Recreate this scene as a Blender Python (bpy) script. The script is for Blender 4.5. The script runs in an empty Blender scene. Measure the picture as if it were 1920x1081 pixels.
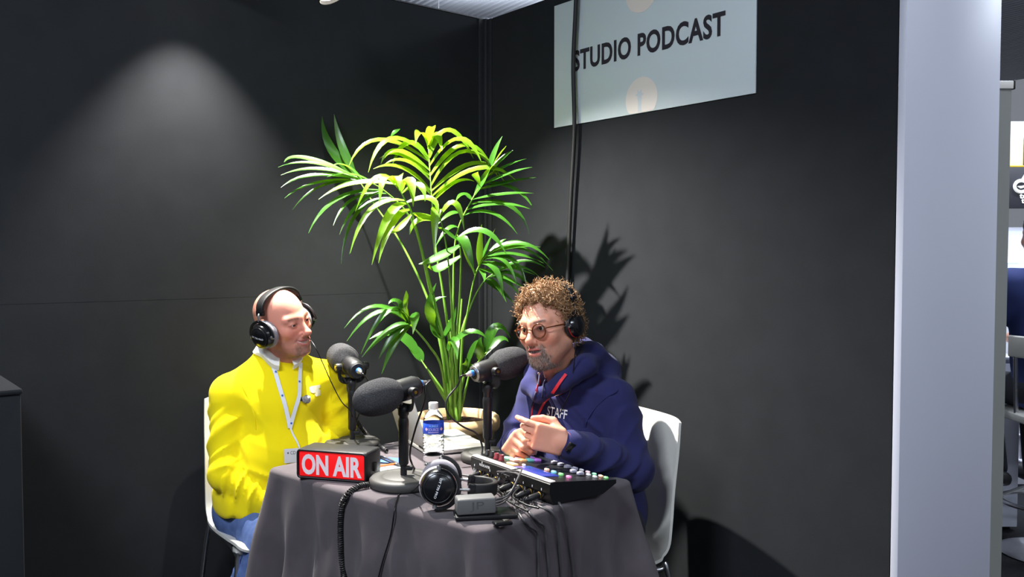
import bpy, bmesh, math, random
import numpy as np
from mathutils import Matrix, Vector
from mathutils.bvhtree import BVHTree

random.seed(7); RNG = np.random.default_rng(7)
SC = bpy.context.scene
COL = SC.collection
R = math.radians

# ------------------------------------------------------------------ camera
FPX, CX, CY, CAMH, PITCH = 1614.0, 960.0, 540.5, 1.40, R(2.15)
cam_d = bpy.data.cameras.new('camera'); cam = bpy.data.objects.new('camera', cam_d); COL.objects.link(cam)
cam.location = (0, 0, CAMH); cam.rotation_euler = (R(90) - PITCH, 0, 0)
cam_d.sensor_fit = 'HORIZONTAL'; cam_d.sensor_width = 36.0; cam_d.lens = 36.0 * FPX / 1920.0
cam_d.clip_start = 0.05
SC.camera = cam
# ------------------------------------------------------------------ world, light, exposure
w = bpy.data.worlds.new('hall'); SC.world = w; w.use_nodes = True
bg = w.node_tree.nodes['Background']; bg.inputs[0].default_value = (0.80, 0.86, 1.0, 1); bg.inputs[1].default_value = 0.24
vs = SC.view_settings
vs.view_transform = 'Standard'; vs.look = 'None'; vs.exposure = 0.0; vs.gamma = 1.0; vs.use_curve_mapping = False

def area_light(name, loc, aim, size, watts, col):
    d = bpy.data.lights.new(name, 'AREA'); d.shape = 'RECTANGLE'; d.size, d.size_y = size; d.energy = watts; d.color = col
    o = bpy.data.objects.new(name, d); COL.objects.link(o); o.location = loc
    o.rotation_euler = (Vector(aim) - Vector(loc)).to_track_quat('-Z', 'Y').to_euler()
    return o
# hall ceiling luminaires; the left front one is an added fill for the sign (their housings are built with the ceiling)
HALL_LAMPS = [(1.6, -1.4), (3.0, -0.2), (-1.7, 0.1), (3.6, 2.2), (-0.1, 8.3), (4.6, 5.6), (3.0, 4.4)]
for i, (lx, ly) in enumerate(HALL_LAMPS):
    area_light('hall_lamp_light', (lx, ly, 3.53), (lx, ly, 0), (1.5, 0.3), (190 if lx < 0 else 52) if ly < 4 else 120, (0.80, 0.88, 1.0))
    if ly > 4: area_light('deck_fill_uplight', (lx, ly, 3.66), (lx, ly, 9), (1.5, 0.3), 20, (0.80, 0.88, 1.0))  # added upward fill that brightens the ceiling deck

def spot(name, loc, aim, watts, angle, blend, col, r=0.016):
    d = bpy.data.lights.new(name, 'SPOT'); d.energy = watts; d.spot_size = R(angle); d.spot_blend = blend; d.color = col; d.shadow_soft_size = r
    o = bpy.data.objects.new(name, d); COL.objects.link(o); o.location = loc
    o.rotation_euler = (Vector(aim) - Vector(loc)).to_track_quat('-Z', 'Y').to_euler()
    return o
LAMP_A = Vector((-1.064, 2.945, 2.47)); AIM_A = Vector((-0.955, 2.85, 1.0))
LAMP_B = Vector((-0.642, 3.094, 2.322)); AIM_B = Vector((-0.06, 3.0, 1.0))
spot('spot_light_beam', LAMP_A, AIM_A, 260, 80, 0.6, (1.0, 0.95, 0.88))
spot('spot_light_beam', LAMP_B, AIM_B, 600, 106, 0.9, (1.0, 0.96, 0.89))

# ------------------------------------------------------------------ helpers: points
def at(px, py, Y):
    a, b = (px - CX) / FPX, -(py - CY) / FPX
    d = Vector((a, b * math.sin(PITCH) + math.cos(PITCH), b * math.cos(PITCH) - math.sin(PITCH)))
    return Vector((0, 0, CAMH)) + d * (Y / d.y)
def on(px, py, z):
    a, b = (px - CX) / FPX, -(py - CY) / FPX
    d = Vector((a, b * math.sin(PITCH) + math.cos(PITCH), b * math.cos(PITCH) - math.sin(PITCH)))
    return Vector((0, 0, CAMH)) + d * ((z - CAMH) / d.z)
def T(x, y=None, z=None):
    return Matrix.Translation(Vector(x) if y is None else Vector((x, y, z)))
def RX(a): return Matrix.Rotation(R(a), 4, 'X')
def RY(a): return Matrix.Rotation(R(a), 4, 'Y')
def RZ(a): return Matrix.Rotation(R(a), 4, 'Z')
def SCL(x, y, z): return Matrix.Diagonal((x, y, z, 1))
def frame(o, y, up=(0, 0, 1)):
    """matrix with local +Y along y, local Z near up, origin o"""
    y = Vector(y).normalized(); x = y.cross(Vector(up)).normalized(); z = x.cross(y)
    m = Matrix((x, y, z)).transposed().to_4x4(); m.translation = Vector(o); return m
def zframe(o, z, ref=(0, 1, 0)):
    z = Vector(z).normalized(); x = Vector(ref).cross(z)
    if x.length < 1e-4: x = Vector((1, 0, 0)).cross(z)
    x.normalize(); y = z.cross(x)
    m = Matrix((x, y, z)).transposed().to_4x4(); m.translation = Vector(o); return m

# ------------------------------------------------------------------ helpers: geometry (V, F) pairs
def xf(vf, M):
    V, F = vf[0], vf[1]
    A = np.array(M, dtype=float)
    return (np.asarray(V, dtype=float) @ A[:3, :3].T + A[:3, 3], F)
def join(*vfs):
    Vs, Fs, n = [], [], 0
    for V, F in vfs:
        V = np.asarray(V, dtype=float); Vs.append(V)
        Fs += [tuple(int(i) + n for i in f) for f in F]; n += len(V)
    return np.concatenate(Vs), Fs
def box(sx, sy, sz, bev=0.0, seg=2):
    bm = bmesh.new(); bmesh.ops.create_cube(bm, size=1.0)
    bmesh.ops.scale(bm, vec=(sx, sy, sz), verts=bm.verts)
    if bev > 0: bmesh.ops.bevel(bm, geom=list(bm.edges), offset=bev, segments=seg, profile=0.5, affect='EDGES')
    bm.verts.index_update()
    V = np.array([v.co[:] for v in bm.verts]); F = [tuple(v.index for v in f.verts) for f in bm.faces]; bm.free()
    return V, F
def lathe(prof, n=32, cap=True):
    """profile [(r, z)...] turned about Z"""
    V, F, rings = [], [], []
    for r, z in prof:
        if r < 1e-6:
            rings.append([len(V)]); V.append((0, 0, z))
        else:
            rings.append(list(range(len(V), len(V) + n)))
            V += [(r * math.cos(2 * math.pi * k / n), r * math.sin(2 * math.pi * k / n), z) for k in range(n)]
    for a, b in zip(rings, rings[1:]):
        if len(a) == 1 and len(b) == 1: continue
        for k in range(n):
            k2 = (k + 1) % n
            if len(a) == 1: F.append((a[0], b[k2], b[k]))
            elif len(b) == 1: F.append((a[k], a[k2], b[0]))
            else: F.append((a[k], a[k2], b[k2], b[k]))
    if cap:
        if len(rings[0]) > 1: F.append(tuple(reversed(rings[0])))
        if len(rings[-1]) > 1: F.append(tuple(rings[-1]))
    return np.array(V), F
def cyl(r, h, n=24, bev=0.0):
    if bev: return lathe([(r - bev, 0), (r, bev), (r, h - bev), (r - bev, h)], n)
    return lathe([(r, 0), (r, h)], n)
def smooth_path(pts, per=6):
    P = [Vector(p) for p in pts]
    if len(P) < 3: return P
    out = []
    for i in range(len(P) - 1):
        p0 = P[i - 1] if i else P[0] * 2 - P[1]; p1, p2 = P[i], P[i + 1]; p3 = P[i + 2] if i + 2 < len(P) else P[-1] * 2 - P[-2]
        for k in range(per):
            t = k / per
            out.append(0.5 * ((2 * p1) + (p2 - p0) * t + (2 * p0 - 5 * p1 + 4 * p2 - p3) * t * t + (3 * p1 - p0 - 3 * p2 + p3) * t ** 3))
    out.append(P[-1]); return out
def path_frames(P):
    Ts = []
    for i in range(len(P)):
        d = P[min(i + 1, len(P) - 1)] - P[max(i - 1, 0)]
        Ts.append(d.normalized() if d.length > 1e-9 else Vector((0, 0, 1)))
    up = Vector((0, 0, 1)) if abs(Ts[0].z) < 0.9 else Vector((1, 0, 0))
    N = (up - Ts[0] * up.dot(Ts[0])).normalized(); fr = []
    for t in Ts:
        N = N - t * N.dot(t)
        if N.length < 1e-6: N = t.orthogonal()
        N.normalize(); fr.append((t, N, t.cross(N)))
    return fr
def sweep(P, section, caps=True, scale=None, frames=None):
    """section: list of (n, b) offsets in the path frame"""
    fr = frames or path_frames(P); m = len(section); V, F = [], []
    for i, p in enumerate(P):
        s = 1 if scale is None else scale[i]
        for a, b in section: V.append(tuple(p + fr[i][1] * (a * s) + fr[i][2] * (b * s)))
    for i in range(len(P) - 1):
        for k in range(m):
            k2 = (k + 1) % m
            F.append((i * m + k, i * m + k2, (i + 1) * m + k2, (i + 1) * m + k))
    if caps: F.append(tuple(reversed(range(m)))); F.append(tuple(range((len(P) - 1) * m, len(P) * m)))
    return np.array(V), F
def circ(r, n=8): return [(r * math.cos(2 * math.pi * k / n), r * math.sin(2 * math.pi * k / n)) for k in range(n)]
def rrect(wd, ht, r, k=3):
    out = []
    for cx, cy, a0 in ((wd / 2 - r, ht / 2 - r, 0), (-wd / 2 + r, ht / 2 - r, 90), (-wd / 2 + r, -ht / 2 + r, 180), (wd / 2 - r, -ht / 2 + r, 270)):
        for j in range(k + 1):
            a = R(a0 + 90 * j / k); out.append((cx + r * math.cos(a), cy + r * math.sin(a)))
    return out
def tube(pts, r, n=8, per=6, taper=None):
    P = smooth_path(pts, per)
    sc = None if taper is None else [taper(i / (len(P) - 1)) for i in range(len(P))]
    return sweep(P, circ(r, n), scale=sc)
def coil(pts, rc, rw, pitch, n=5, per=14):
    P = smooth_path(pts, 10)
    L = [0.0]
    for a, b in zip(P, P[1:]): L.append(L[-1] + (b - a).length)
    fr = path_frames(P); tot = L[-1]; turns = tot / pitch; N = int(turns * per); out = []; j = 0
    for i in range(N + 1):
        s = tot * i / N
        while j < len(L) - 2 and L[j + 1] < s: j += 1
        u = (s - L[j]) / max(L[j + 1] - L[j], 1e-9)
        c = P[j].lerp(P[j + 1], u); a = 2 * math.pi * turns * i / N
        out.append(c + fr[j][1] * (rc * math.cos(a)) + fr[j][2] * (rc * math.sin(a)))
    return sweep(out, circ(rw, n))
def extrude_poly(poly, z0, z1):
    n = len(poly); V = [(x, y, z0) for x, y in poly] + [(x, y, z1) for x, y in poly]
    F = [tuple(reversed(range(n))), tuple(range(n, 2 * n))] + [(k, (k + 1) % n, n + (k + 1) % n, n + k) for k in range(n)]
    return np.array(V, float), F

# ------------------------------------------------------------------ helpers: objects
W = {}
def new_obj(name, data):
    o = bpy.data.objects.new(name, data); COL.objects.link(o); return o
def thing(name, label, cat, M=None, group=None):
    o = new_obj(name, None); o.empty_display_size = 0.05
    M = Matrix.Identity(4) if M is None else (T(M) if isinstance(M, (Vector, tuple)) else M)
    o.matrix_world = M; W[o] = M.copy(); o['label'] = label; o['category'] = cat
    if group: o['group'] = group
    return o
def tag(o, label, cat, group=None):
    o['label'] = label; o['category'] = cat
    if group: o['group'] = group
    return o
def obj(name, vf, mat, parent=None, world=True, smooth=35, col=None, kind=None, label=None, M=None):
    V = np.asarray(vf[0], dtype=float)
    if M is not None: V = xf((V, None), M)[0]
    if parent is not None and world and parent in W: V = xf((V, None), W[parent].inverted())[0]
    me = bpy.data.meshes.new(name); me.from_pydata(V.tolist(), [], [tuple(int(i) for i in f) for f in vf[1]])
    if col is not None:
        at_ = me.color_attributes.new('Col', 'FLOAT_COLOR', 'POINT')
        c4 = np.ones((len(V), 4), np.float32); c4[:, :3] = col; at_.data.foreach_set('color', c4.ravel())
    me.materials.append(mat)
    me.polygons.foreach_set('use_smooth', [bool(smooth)] * len(me.polygons))
    if smooth and smooth < 180:
        ar = [p.area for p in me.polygons]
        if max(ar) > .12 * sum(ar): smooth = min(smooth, 24)      # big flat faces keep crisp bevels
        elif smooth == 35: smooth = 52
        me.set_sharp_from_angle(angle=R(smooth))
    me.update()
    o = new_obj(name, me)
    if parent is not None: o.parent = parent; W[o] = W.get(parent, Matrix.Identity(4))
    else: W[o] = Matrix.Identity(4)
    if kind: o['kind'] = kind
    if label: o['label'] = label
    return o
def link_copy(src, parent, M=None):
    c = src.copy(); COL.objects.link(c); c.parent = parent
    if M is not None: c.matrix_local = M
    return c

# ------------------------------------------------------------------ helpers: materials
MATS = {}
def mat(name, col, rough=0.5, metal=0.0, var=None, bump=None, spec=None, sheen=0.0, vcol=False, emit=None, trans=0.0, ior=1.45, coat=0.0, sss=0.0, translucent=0.0, weave=None, tcol=(.22, .46, .012)):
    if name in MATS: return MATS[name]
    m = bpy.data.materials.new(name); m.use_nodes = True; nt = m.node_tree; N = nt.nodes; L = nt.links
    b = N['Principled BSDF']; b.inputs['Base Color'].default_value = (*col, 1); b.inputs['Roughness'].default_value = rough
    b.inputs['Metallic'].default_value = metal; b.inputs['IOR'].default_value = ior
    if spec is not None: b.inputs['Specular IOR Level'].default_value = spec
    if sheen: b.inputs['Sheen Weight'].default_value = sheen; b.inputs['Sheen Roughness'].default_value = 0.6
    if trans: b.inputs['Transmission Weight'].default_value = trans
    if coat: b.inputs['Coat Weight'].default_value = coat
    if sss:
        b.inputs['Subsurface Weight'].default_value = sss; b.inputs['Subsurface Radius'].default_value = (1.0, 0.35, 0.2); b.inputs['Subsurface Scale'].default_value = 0.006
    tc = N.new('ShaderNodeTexCoord')
    src = None
    if vcol:
        a = N.new('ShaderNodeAttribute'); a.attribute_name = 'Col'; src = a.outputs['Color']
    if var:
        n = N.new('ShaderNodeTexNoise'); n.inputs['Scale'].default_value = var[0]; n.inputs['Detail'].default_value = 4
        L.new(tc.outputs['Object'], n.inputs['Vector'])
        mr = N.new('ShaderNodeMapRange'); mr.inputs[1].default_value = 0.3; mr.inputs[2].default_value = 0.7; mr.inputs[3].default_value = 1 - var[1]; mr.inputs[4].default_value = 1 + var[1]
        L.new(n.outputs['Fac'], mr.inputs[0])
        mx = N.new('ShaderNodeMix'); mx.data_type = 'RGBA'; mx.blend_type = 'MULTIPLY'; mx.inputs['Factor'].default_value = 1
        if src: L.new(src, mx.inputs['A'])
        else: mx.inputs['A'].default_value = (*col, 1)
        L.new(mr.outputs[0], mx.inputs['B']); src = mx.outputs['Result']
    if src: L.new(src, b.inputs['Base Color'])
    if bump or weave:
        bp = N.new('ShaderNodeBump')
        if weave:
            sx = N.new('ShaderNodeTexWave'); sx.inputs['Scale'].default_value = weave[0]; sx.bands_direction = 'DIAGONAL'; sx.inputs['Distortion'].default_value = 1.5
            L.new(tc.outputs['Object'], sx.inputs['Vector']); L.new(sx.outputs['Fac'], bp.inputs['Height']); bp.inputs['Strength'].default_value = weave[1]; bp.inputs['Distance'].default_value = 0.001
        else:
            n2 = N.new('ShaderNodeTexNoise'); n2.inputs['Scale'].default_value = bump[0]; n2.inputs['Detail'].default_value = 3
            L.new(tc.outputs['Object'], n2.inputs['Vector']); L.new(n2.outputs['Fac'], bp.inputs['Height']); bp.inputs['Strength'].default_value = bump[1]
            bp.inputs['Distance'].default_value = bump[2] if len(bump) > 2 else 0.002
        L.new(bp.outputs['Normal'], b.inputs['Normal'])
    if emit:
        b.inputs['Emission Color'].default_value = (*emit[0], 1); b.inputs['Emission Strength'].default_value = emit[1]
    if translucent:
        tr = N.new('ShaderNodeBsdfTranslucent'); ms = N.new('ShaderNodeMixShader'); ms.inputs[0].default_value = translucent
        tr.inputs['Color'].default_value = (*tcol, 1)
        L.new(b.outputs[0], ms.inputs[1]); L.new(tr.outputs[0], ms.inputs[2]); L.new(ms.outputs[0], N['Material Output'].inputs['Surface'])
    MATS[name] = m; return m
def srgb(r, g, b):
    f = lambda c: (c / 255 / 12.92) if c / 255 <= 0.04045 else ((c / 255 + 0.055) / 1.055) ** 2.4
    return f(r), f(g), f(b)

MW = mat('black_felt', srgb(34, 36, 39), 0.95, var=(9, .08), bump=(700, .25, .0015), spec=0.15, sheen=0.02)
M_black = mat('black_plastic', srgb(26, 26, 28), 0.42, bump=(900, .05, .0004))
M_blackmat = mat('matte_black_paint', srgb(30, 30, 31), 0.6)
M_base = mat('dark_grey_enamel', srgb(64, 63, 61), 0.55)
M_rubber = mat('black_rubber', srgb(22, 22, 23), 0.55)
M_cable = mat('black_cable_sheath', srgb(24, 24, 25), 0.4)
M_gcable = mat('grey_cable_sheath', srgb(70, 68, 70), 0.38)
M_foam = mat('black_foam', srgb(66, 66, 68), 0.98, var=(420, .55), bump=(520, .9, .004), spec=0.1)
M_white = mat('white_plastic', srgb(222, 220, 212), 0.35, var=(30, .02))
M_chrome = mat('chrome', srgb(215, 215, 218), 0.28, 1.0)
M_alu = mat('silver_metal', srgb(190, 190, 192), 0.35, 0.9)
M_blue = mat('blue_ring', srgb(40, 110, 190), 0.4)
M_brass = mat('brass', srgb(190, 150, 60), 0.3, 0.9)

# ------------------------------------------------------------------ lettering (flat print as thin meshes, made while the scene is small)
def text_vf(s, size=1.0, bold=0.0, depth=0.0, space=1.0):
    c = bpy.data.curves.new('lettering', 'FONT'); c.body = s; c.size = size; c.offset = bold; c.extrude = depth; c.align_x = 'CENTER'; c.align_y = 'CENTER'; c.resolution_u = 4; c.space_character = space
    o = new_obj('lettering', c); dg = bpy.context.evaluated_depsgraph_get(); e = o.evaluated_get(dg); me = e.to_mesh()
    V = np.array([v.co[:] for v in me.vertices]); F = [tuple(p.vertices) for p in me.polygons]
    e.to_mesh_clear(); bpy.data.objects.remove(o); bpy.data.curves.remove(c)
    V[:, 0] -= (V[:, 0].min() + V[:, 0].max()) / 2; V[:, 1] -= (V[:, 1].min() + V[:, 1].max()) / 2
    return V, F
def fit(vf, wd, ht):
    V = vf[0].copy(); V[:, 0] *= wd / np.ptp(V[:, 0]); V[:, 1] *= ht / np.ptp(V[:, 1]); return V, vf[1]
TX = {k: text_vf(*a) for k, a in dict(
    studio=('STUDIO PODCAST', 1, .032, .006, 1.06), onair=('ON AIR', 1, .035, .01, 1.0), staff=('STAFF', 1, .012, 0), aurele=('AURELE', 1, 0, 0), source=('SOURCE', 1, .03, 0),
    dt=('DT 770 PRO', 1, .02, 0), cd=('CD', 1, 0, 0), caster=('RODECASTER', 1, .02, 0), jp=('JP', 1, 0, 0), toi=('toi', 1, .03, 0), to=('to', 1, .03, 0)).items()}
def bvh_of(vf):
    return BVHTree.FromPolygons([tuple(v) for v in np.asarray(vf[0])], [tuple(int(i) for i in f) for f in vf[1]])
def subdiv(vf, maxlen):
    bm = bmesh.new(); vs_ = [bm.verts.new(v) for v in vf[0]]
    for f in vf[1]:
        try: bm.faces.new([vs_[i] for i in f])
        except ValueError: pass
    bmesh.ops.triangulate(bm, faces=bm.faces)
    for _ in range(4):
        es = [e for e in bm.edges if e.calc_length() > maxlen]
        if not es: break
        bmesh.ops.subdivide_edges(bm, edges=es, cuts=1)
    bmesh.ops.triangulate(bm, faces=bm.faces); bm.verts.index_update()
    V = np.array([v.co[:] for v in bm.verts]); F = [tuple(v.index for v in f.verts) for f in bm.faces]; bm.free(); return V, F
def drape(vf, bvh, direction, lift=0.0015):
    d = Vector(direction).normalized(); V = []
    for v in vf[0]:
        v = Vector(v); hit = bvh.ray_cast(v - d * 0.25, d, 0.6)
        V.append(tuple((hit[0] - d * lift) if hit[0] is not None else v))
    return np.array(V), vf[1]

# ------------------------------------------------------------------ helpers: soft shapes from distance fields
def ell(P, c, r):
    r = np.asarray(r, np.float32); q = (P - np.asarray(c, np.float32)) / r
    k0 = np.sqrt((q * q).sum(1)); k1 = np.sqrt(((q / r) ** 2).sum(1)) + 1e-9
    return k0 * (k0 - 1) / k1
def rc(P, a, b, r1, r2=None, ret_t=False):
    a = np.asarray(a, np.float32); b = np.asarray(b, np.float32); r2 = r1 if r2 is None else r2
    ba = b - a; t = np.clip(((P - a) @ ba) / max(float(ba @ ba), 1e-12), 0, 1)
    q = P - a - t[:, None] * ba; d = np.sqrt((q * q).sum(1)) - (r1 + (r2 - r1) * t)
    return (d, t) if ret_t else d
def chain(P, pts, rs, k=0.004):
    d = None
    for i in range(len(pts) - 1):
        e = rc(P, pts[i], pts[i + 1], rs[i], rs[i + 1]); d = e if d is None else smin(d, e, k)
    return d
def smin(a, b, k):
    h = np.clip(0.5 + 0.5 * (b - a) / k, 0, 1); return b + (a - b) * h - k * h * (1 - h)
def smax(a, b, k): return -smin(-a, -b, k)
_nk = RNG.normal(size=(12, 3)).astype(np.float32); _nk /= np.linalg.norm(_nk, axis=1)[:, None]; _np = RNG.uniform(0, 6.28, 12).astype(np.float32)
def wob(P, freq):
    s = np.zeros(len(P), np.float32)
    for i in range(12): s += np.sin(P @ (_nk[i] * freq * (0.7 + 0.06 * i)) + _np[i])
    return s / 6.0
def sdf_mesh(fn, lo, hi, h):
    lo = np.array(lo, np.float32); hi = np.array(hi, np.float32)
    n = np.ceil((hi - lo) / h).astype(int) + 1
    ax = [lo[i] + h * np.arange(n[i], dtype=np.float32) for i in range(3)]
    G = np.stack(np.meshgrid(*ax, indexing='ij'), -1).reshape(-1, 3)
    D = np.concatenate([fn(G[i:i + 400000]) for i in range(0, len(G), 400000)]).reshape(n)
    D[0] = D[-1] = 1; D[:, 0] = D[:, -1] = 1; D[:, :, 0] = D[:, :, -1] = 1
    S = D < 0
    c = np.zeros(tuple(n - 1), np.int8)
    offs = [(i, j, k) for i in (0, 1) for j in (0, 1) for k in (0, 1)]
    for i, j, k in offs: c += S[i:n[0] - 1 + i, j:n[1] - 1 + j, k:n[2] - 1 + k]
    act = np.argwhere((c > 0) & (c < 8)); idx = -np.ones(tuple(n - 1), np.int64); idx[tuple(act.T)] = np.arange(len(act))
    val = {o: D[act[:, 0] + o[0], act[:, 1] + o[1], act[:, 2] + o[2]] for o in offs}
    acc = np.zeros((len(act), 3)); cnt = np.zeros(len(act))
    for o in offs:
        for d in range(3):
            if o[d]: continue
            o2 = list(o); o2[d] = 1; o2 = tuple(o2); a, b = val[o], val[o2]; m = (a < 0) != (b < 0)
            t = np.where(m, a / np.where(m, a - b, 1), 0)
            p = np.array(o, float)[None].repeat(len(act), 0); p[:, d] += t
            acc[m] += p[m]; cnt[m] += 1
    V = lo + (act + acc / cnt[:, None]) * h
    F = []
    for d in range(3):
        e1, e2 = [(1, 2), (2, 0), (0, 1)][d]
        sl0 = [slice(None)] * 3; sl1 = [slice(None)] * 3; sl0[d] = slice(0, n[d] - 1); sl1[d] = slice(1, n[d])
        A = S[tuple(sl0)]; B = S[tuple(sl1)]; ch = np.argwhere(A != B)
        ch = ch[(ch[:, e1] > 0) & (ch[:, e2] > 0) & (ch[:, e1] < n[e1] - 1) & (ch[:, e2] < n[e2] - 1)]
        inside = A[tuple(ch.T)]
        u = np.zeros(3, int); u[e1] = 1; v = np.zeros(3, int); v[e2] = 1
        q = [idx[tuple((ch - s).T)] for s in (u + v, v, 0 * u, u)]
        q = np.stack(q, 1); q[~inside] = q[~inside][:, ::-1]; F.append(q)
    F = np.concatenate(F); F = F[(F >= 0).all(1)]
    return V.astype(float), F.tolist()
def relax(vf, it=2, lam=0.5):
    V = np.array(vf[0], float); F = np.array(vf[1])
    E = np.concatenate([F[:, [0, 1]], F[:, [1, 2]], F[:, [2, 3]], F[:, [3, 0]]])
    for _ in range(it):
        s = np.zeros_like(V); n = np.zeros(len(V))
        for k in range(3): s[:, k] = np.bincount(E[:, 0], V[E[:, 1], k], len(V)) + np.bincount(E[:, 1], V[E[:, 0], k], len(V))
        n = np.bincount(E[:, 0], minlength=len(V)) + np.bincount(E[:, 1], minlength=len(V))
        V = V * (1 - lam) + lam * s / np.maximum(n, 1)[:, None]
    return V, vf[1]
# ================================================================== the stand: walls, floor, ceiling
def struct(o): o['kind'] = 'structure'; return o
CORNER = Vector((-0.118, 3.97, 0)); UL = Vector((-0.777, -0.63, 0)).normalized(); UR = Vector((0.63, -0.777, 0)).normalized()
RM = Matrix(((UL.x, UR.x, 0, CORNER.x), (UL.y, UR.y, 0, CORNER.y), (0, 0, 1, 0), (0, 0, 0, 1)))
ZT, WT = 2.474, 0.05
def rbox(x0, x1, y0, y1, z0, z1, bev=0.0, seg=2):
    return xf(box(x1 - x0, y1 - y0, z1 - z0, bev, seg), RM @ T((x0 + x1) / 2, (y0 + y1) / 2, (z0 + z1) / 2))
M_floor = mat('dark_carpet', srgb(30, 31, 34), 0.95, var=(60, .25), bump=(900, .5, .003), spec=0.1)
M_whitepanel = mat('white_laminate', srgb(198, 200, 214), 0.5, var=(3, .015))
struct(obj('floor', xf(box(22, 22, 0.05), T(0, 4, -0.025)), M_floor))
wl = struct(obj('wall_left', rbox(-WT, 2.75, -WT, -0.008, 0, ZT), M_blackmat))
obj('fabric_panel', rbox(0.0, 2.75, -0.010, 0.0, 0, ZT), MW, wl, smooth=0)
obj('seam', rbox(0.02, 2.74, -0.001, 0.0003, 1.2458, 1.2472), MW, wl, smooth=0)
wr = struct(obj('wall_right', rbox(-WT, -0.008, 0.0, 1.93, 0, ZT), M_blackmat))
obj('fabric_panel', rbox(-0.010, 0.0, 0.0, 1.93, 0, ZT), MW, wr, smooth=0)
M_prof = mat('dark_metal_profile', srgb(44, 46, 49), 0.5, 0.2)
struct(obj('trim_1', join(rbox(0.0, 0.018, 0.0, 0.018, 0, ZT + 0.004, .004), rbox(0.0, 0.006, 0.018, 0.045, 0, ZT, .001), rbox(0.018, 0.045, 0.0, 0.006, 0, ZT, .001)), M_prof))
struct(obj('trim_2', rbox(-WT, 2.75, -WT, 0.003, ZT, ZT + 0.006, .001), M_prof))
struct(obj('wall_end', rbox(-0.630, 0.0, 1.932, 1.954, 0, 2.75, 0.0015), M_whitepanel))
# hall ceiling: corrugated deck
M_deck = mat('ribbed_metal_deck', srgb(212, 214, 220), 0.5)
prof = []; x = -11.0
while x < 11:
    prof += [(x, 3.98), (x + .035, 3.98), (x + .042, 4.03), (x + .072, 4.03)]; x += 0.079
nv = len(prof); V = []; dirv = Vector((0.83, 0.55, 0)).normalized(); perp = Vector((-dirv.y, dirv.x, 0))
for yy in (-6.0, 9.0):
    for a, z in prof:
        p = Vector((0, 4, 0)) + dirv * a + perp * yy; V.append((p.x, p.y, z))
struct(obj('ceiling', (np.array(V), [(i, i + 1, nv + i + 1, nv + i) for i in range(nv - 1)]), M_deck, smooth=0))
M_lampface = mat('lamp_diffuser', (1, 1, 1), 0.4, emit=((0.86, 0.92, 1.0), 5.0))
M_lamphouse = mat('white_lamp_housing', srgb(220, 222, 226), 0.4)
places = ['over the aisle before the stand', 'to the right of the aisle', 'added at left, out of view, to light the sign', 'right of the white end panel', 'deep in the hall behind the black corner', 'far back to the right over the next stand', 'behind the roll-up banner']
for (lx, ly), pl in zip(HALL_LAMPS, places):
    t = thing('ceiling_light', 'long white ceiling light ' + pl, 'ceiling light', (lx, ly, 3.54), 'hall ceiling lights')
    obj('housing', xf(box(1.6, 0.36, 0.06, .008), T(lx, ly, 3.59)), M_lamphouse, t)
    obj('diffuser', xf(box(1.5, 0.28, 0.012, .004), T(lx, ly, 3.556)), M_lampface, t)
    for s in (-.6, .6): obj('hanger', xf(cyl(.004, .40, 8), T(lx + s, ly, 3.615)), M_alu, t)

# ------------------------------------------------------------------ arm spotlights on the left wall
M_bulb = mat('spot_lamp_glass', (1, 1, 1), 0.3, emit=((1.0, 0.93, 0.82), 30.0))
def arm_spot(L, aim, label):
    b = (RM.inverted() @ L); foot = RM @ Vector((b.x, -0.02, ZT + .006))
    t = thing('arm_spotlight', label, 'spotlight', foot, 'arm spotlights clipped on the left wall')
    d = (aim - L).normalized(); back = L - d * 0.11
    obj('clamp', xf(box(.05, .075, .05, .004), RM @ T(b.x, -0.022, ZT + .031)), M_blackmat, t)
    obj('arm', tube([foot + Vector((0, 0, .05)), foot + Vector((0, 0, .085)) + UR * .03, foot.lerp(back, .55) + Vector((0, 0, .06)), back + Vector((0, 0, .005))], .007, 10), M_blackmat, t)
    h = obj('lamp_head', lathe([(0, -.115), (.026, -.113), (.034, -.10), (.040, -.03), (.048, .004), (.050, .018), (.046, .018), (.043, .004), (0, .002)], 28), M_blackmat, t, M=zframe(L - d * .012, d))
    obj('lamp_glass', lathe([(0, .0), (.036, .0), (.040, .003), (0, .005)], 24), M_bulb, h, M=zframe(L - d * .0085, d))
arm_spot(LAMP_A, AIM_A, 'black arm spotlight above the seated man in yellow')
arm_spot(LAMP_B, AIM_B, 'glowing arm spotlight at the wall top nearest the palm')

# ------------------------------------------------------------------ the sign
M_sign = mat('pale_blue_sign_board', srgb(205, 216, 220), 0.42)
M_ink = mat('dark_grey_ink', srgb(70, 66, 76), 0.6)
M_peach = mat('peach_ink', srgb(232, 222, 214), 0.5)
M_pale = mat('pale_grey_ink', srgb(205, 213, 219), 0.5)
SY0, SY1, SZ0, SZ1 = 0.472, 1.457, 1.932, 2.432
t = thing('podcast_sign', 'pale rectangular sign with dark lettering on the right wall', 'sign', RM @ Vector((0, (SY0 + SY1) / 2, SZ0)))
obj('board', rbox(0.0, 0.006, SY0, SY1, SZ0, SZ1, .0012), M_sign, t)
def signM(y, z, x=0.0066):      # local x along wall, local y up, facing into the stand
    m = Matrix((UR, Vector((0, 0, 1)), UL)).transposed().to_4x4(); m.translation = RM @ Vector((x, y, z)); return m
obj('lettering', xf(fit((TX['studio'][0] * np.array([1, 1, 0]), TX['studio'][1]), 0.748, 0.0835), signM(0.962, 2.185, .0068)), M_ink, t, smooth=0)
def disc(r, n=40, zcut=None):
    P = [(r * math.cos(2 * math.pi * k / n), r * math.sin(2 * math.pi * k / n)) for k in range(n)]
    if zcut is not None: P = [(x, max(min(y, zcut[1]), zcut[0])) for x, y in P]
    return extrude_poly(P, 0, .0006)
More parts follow.
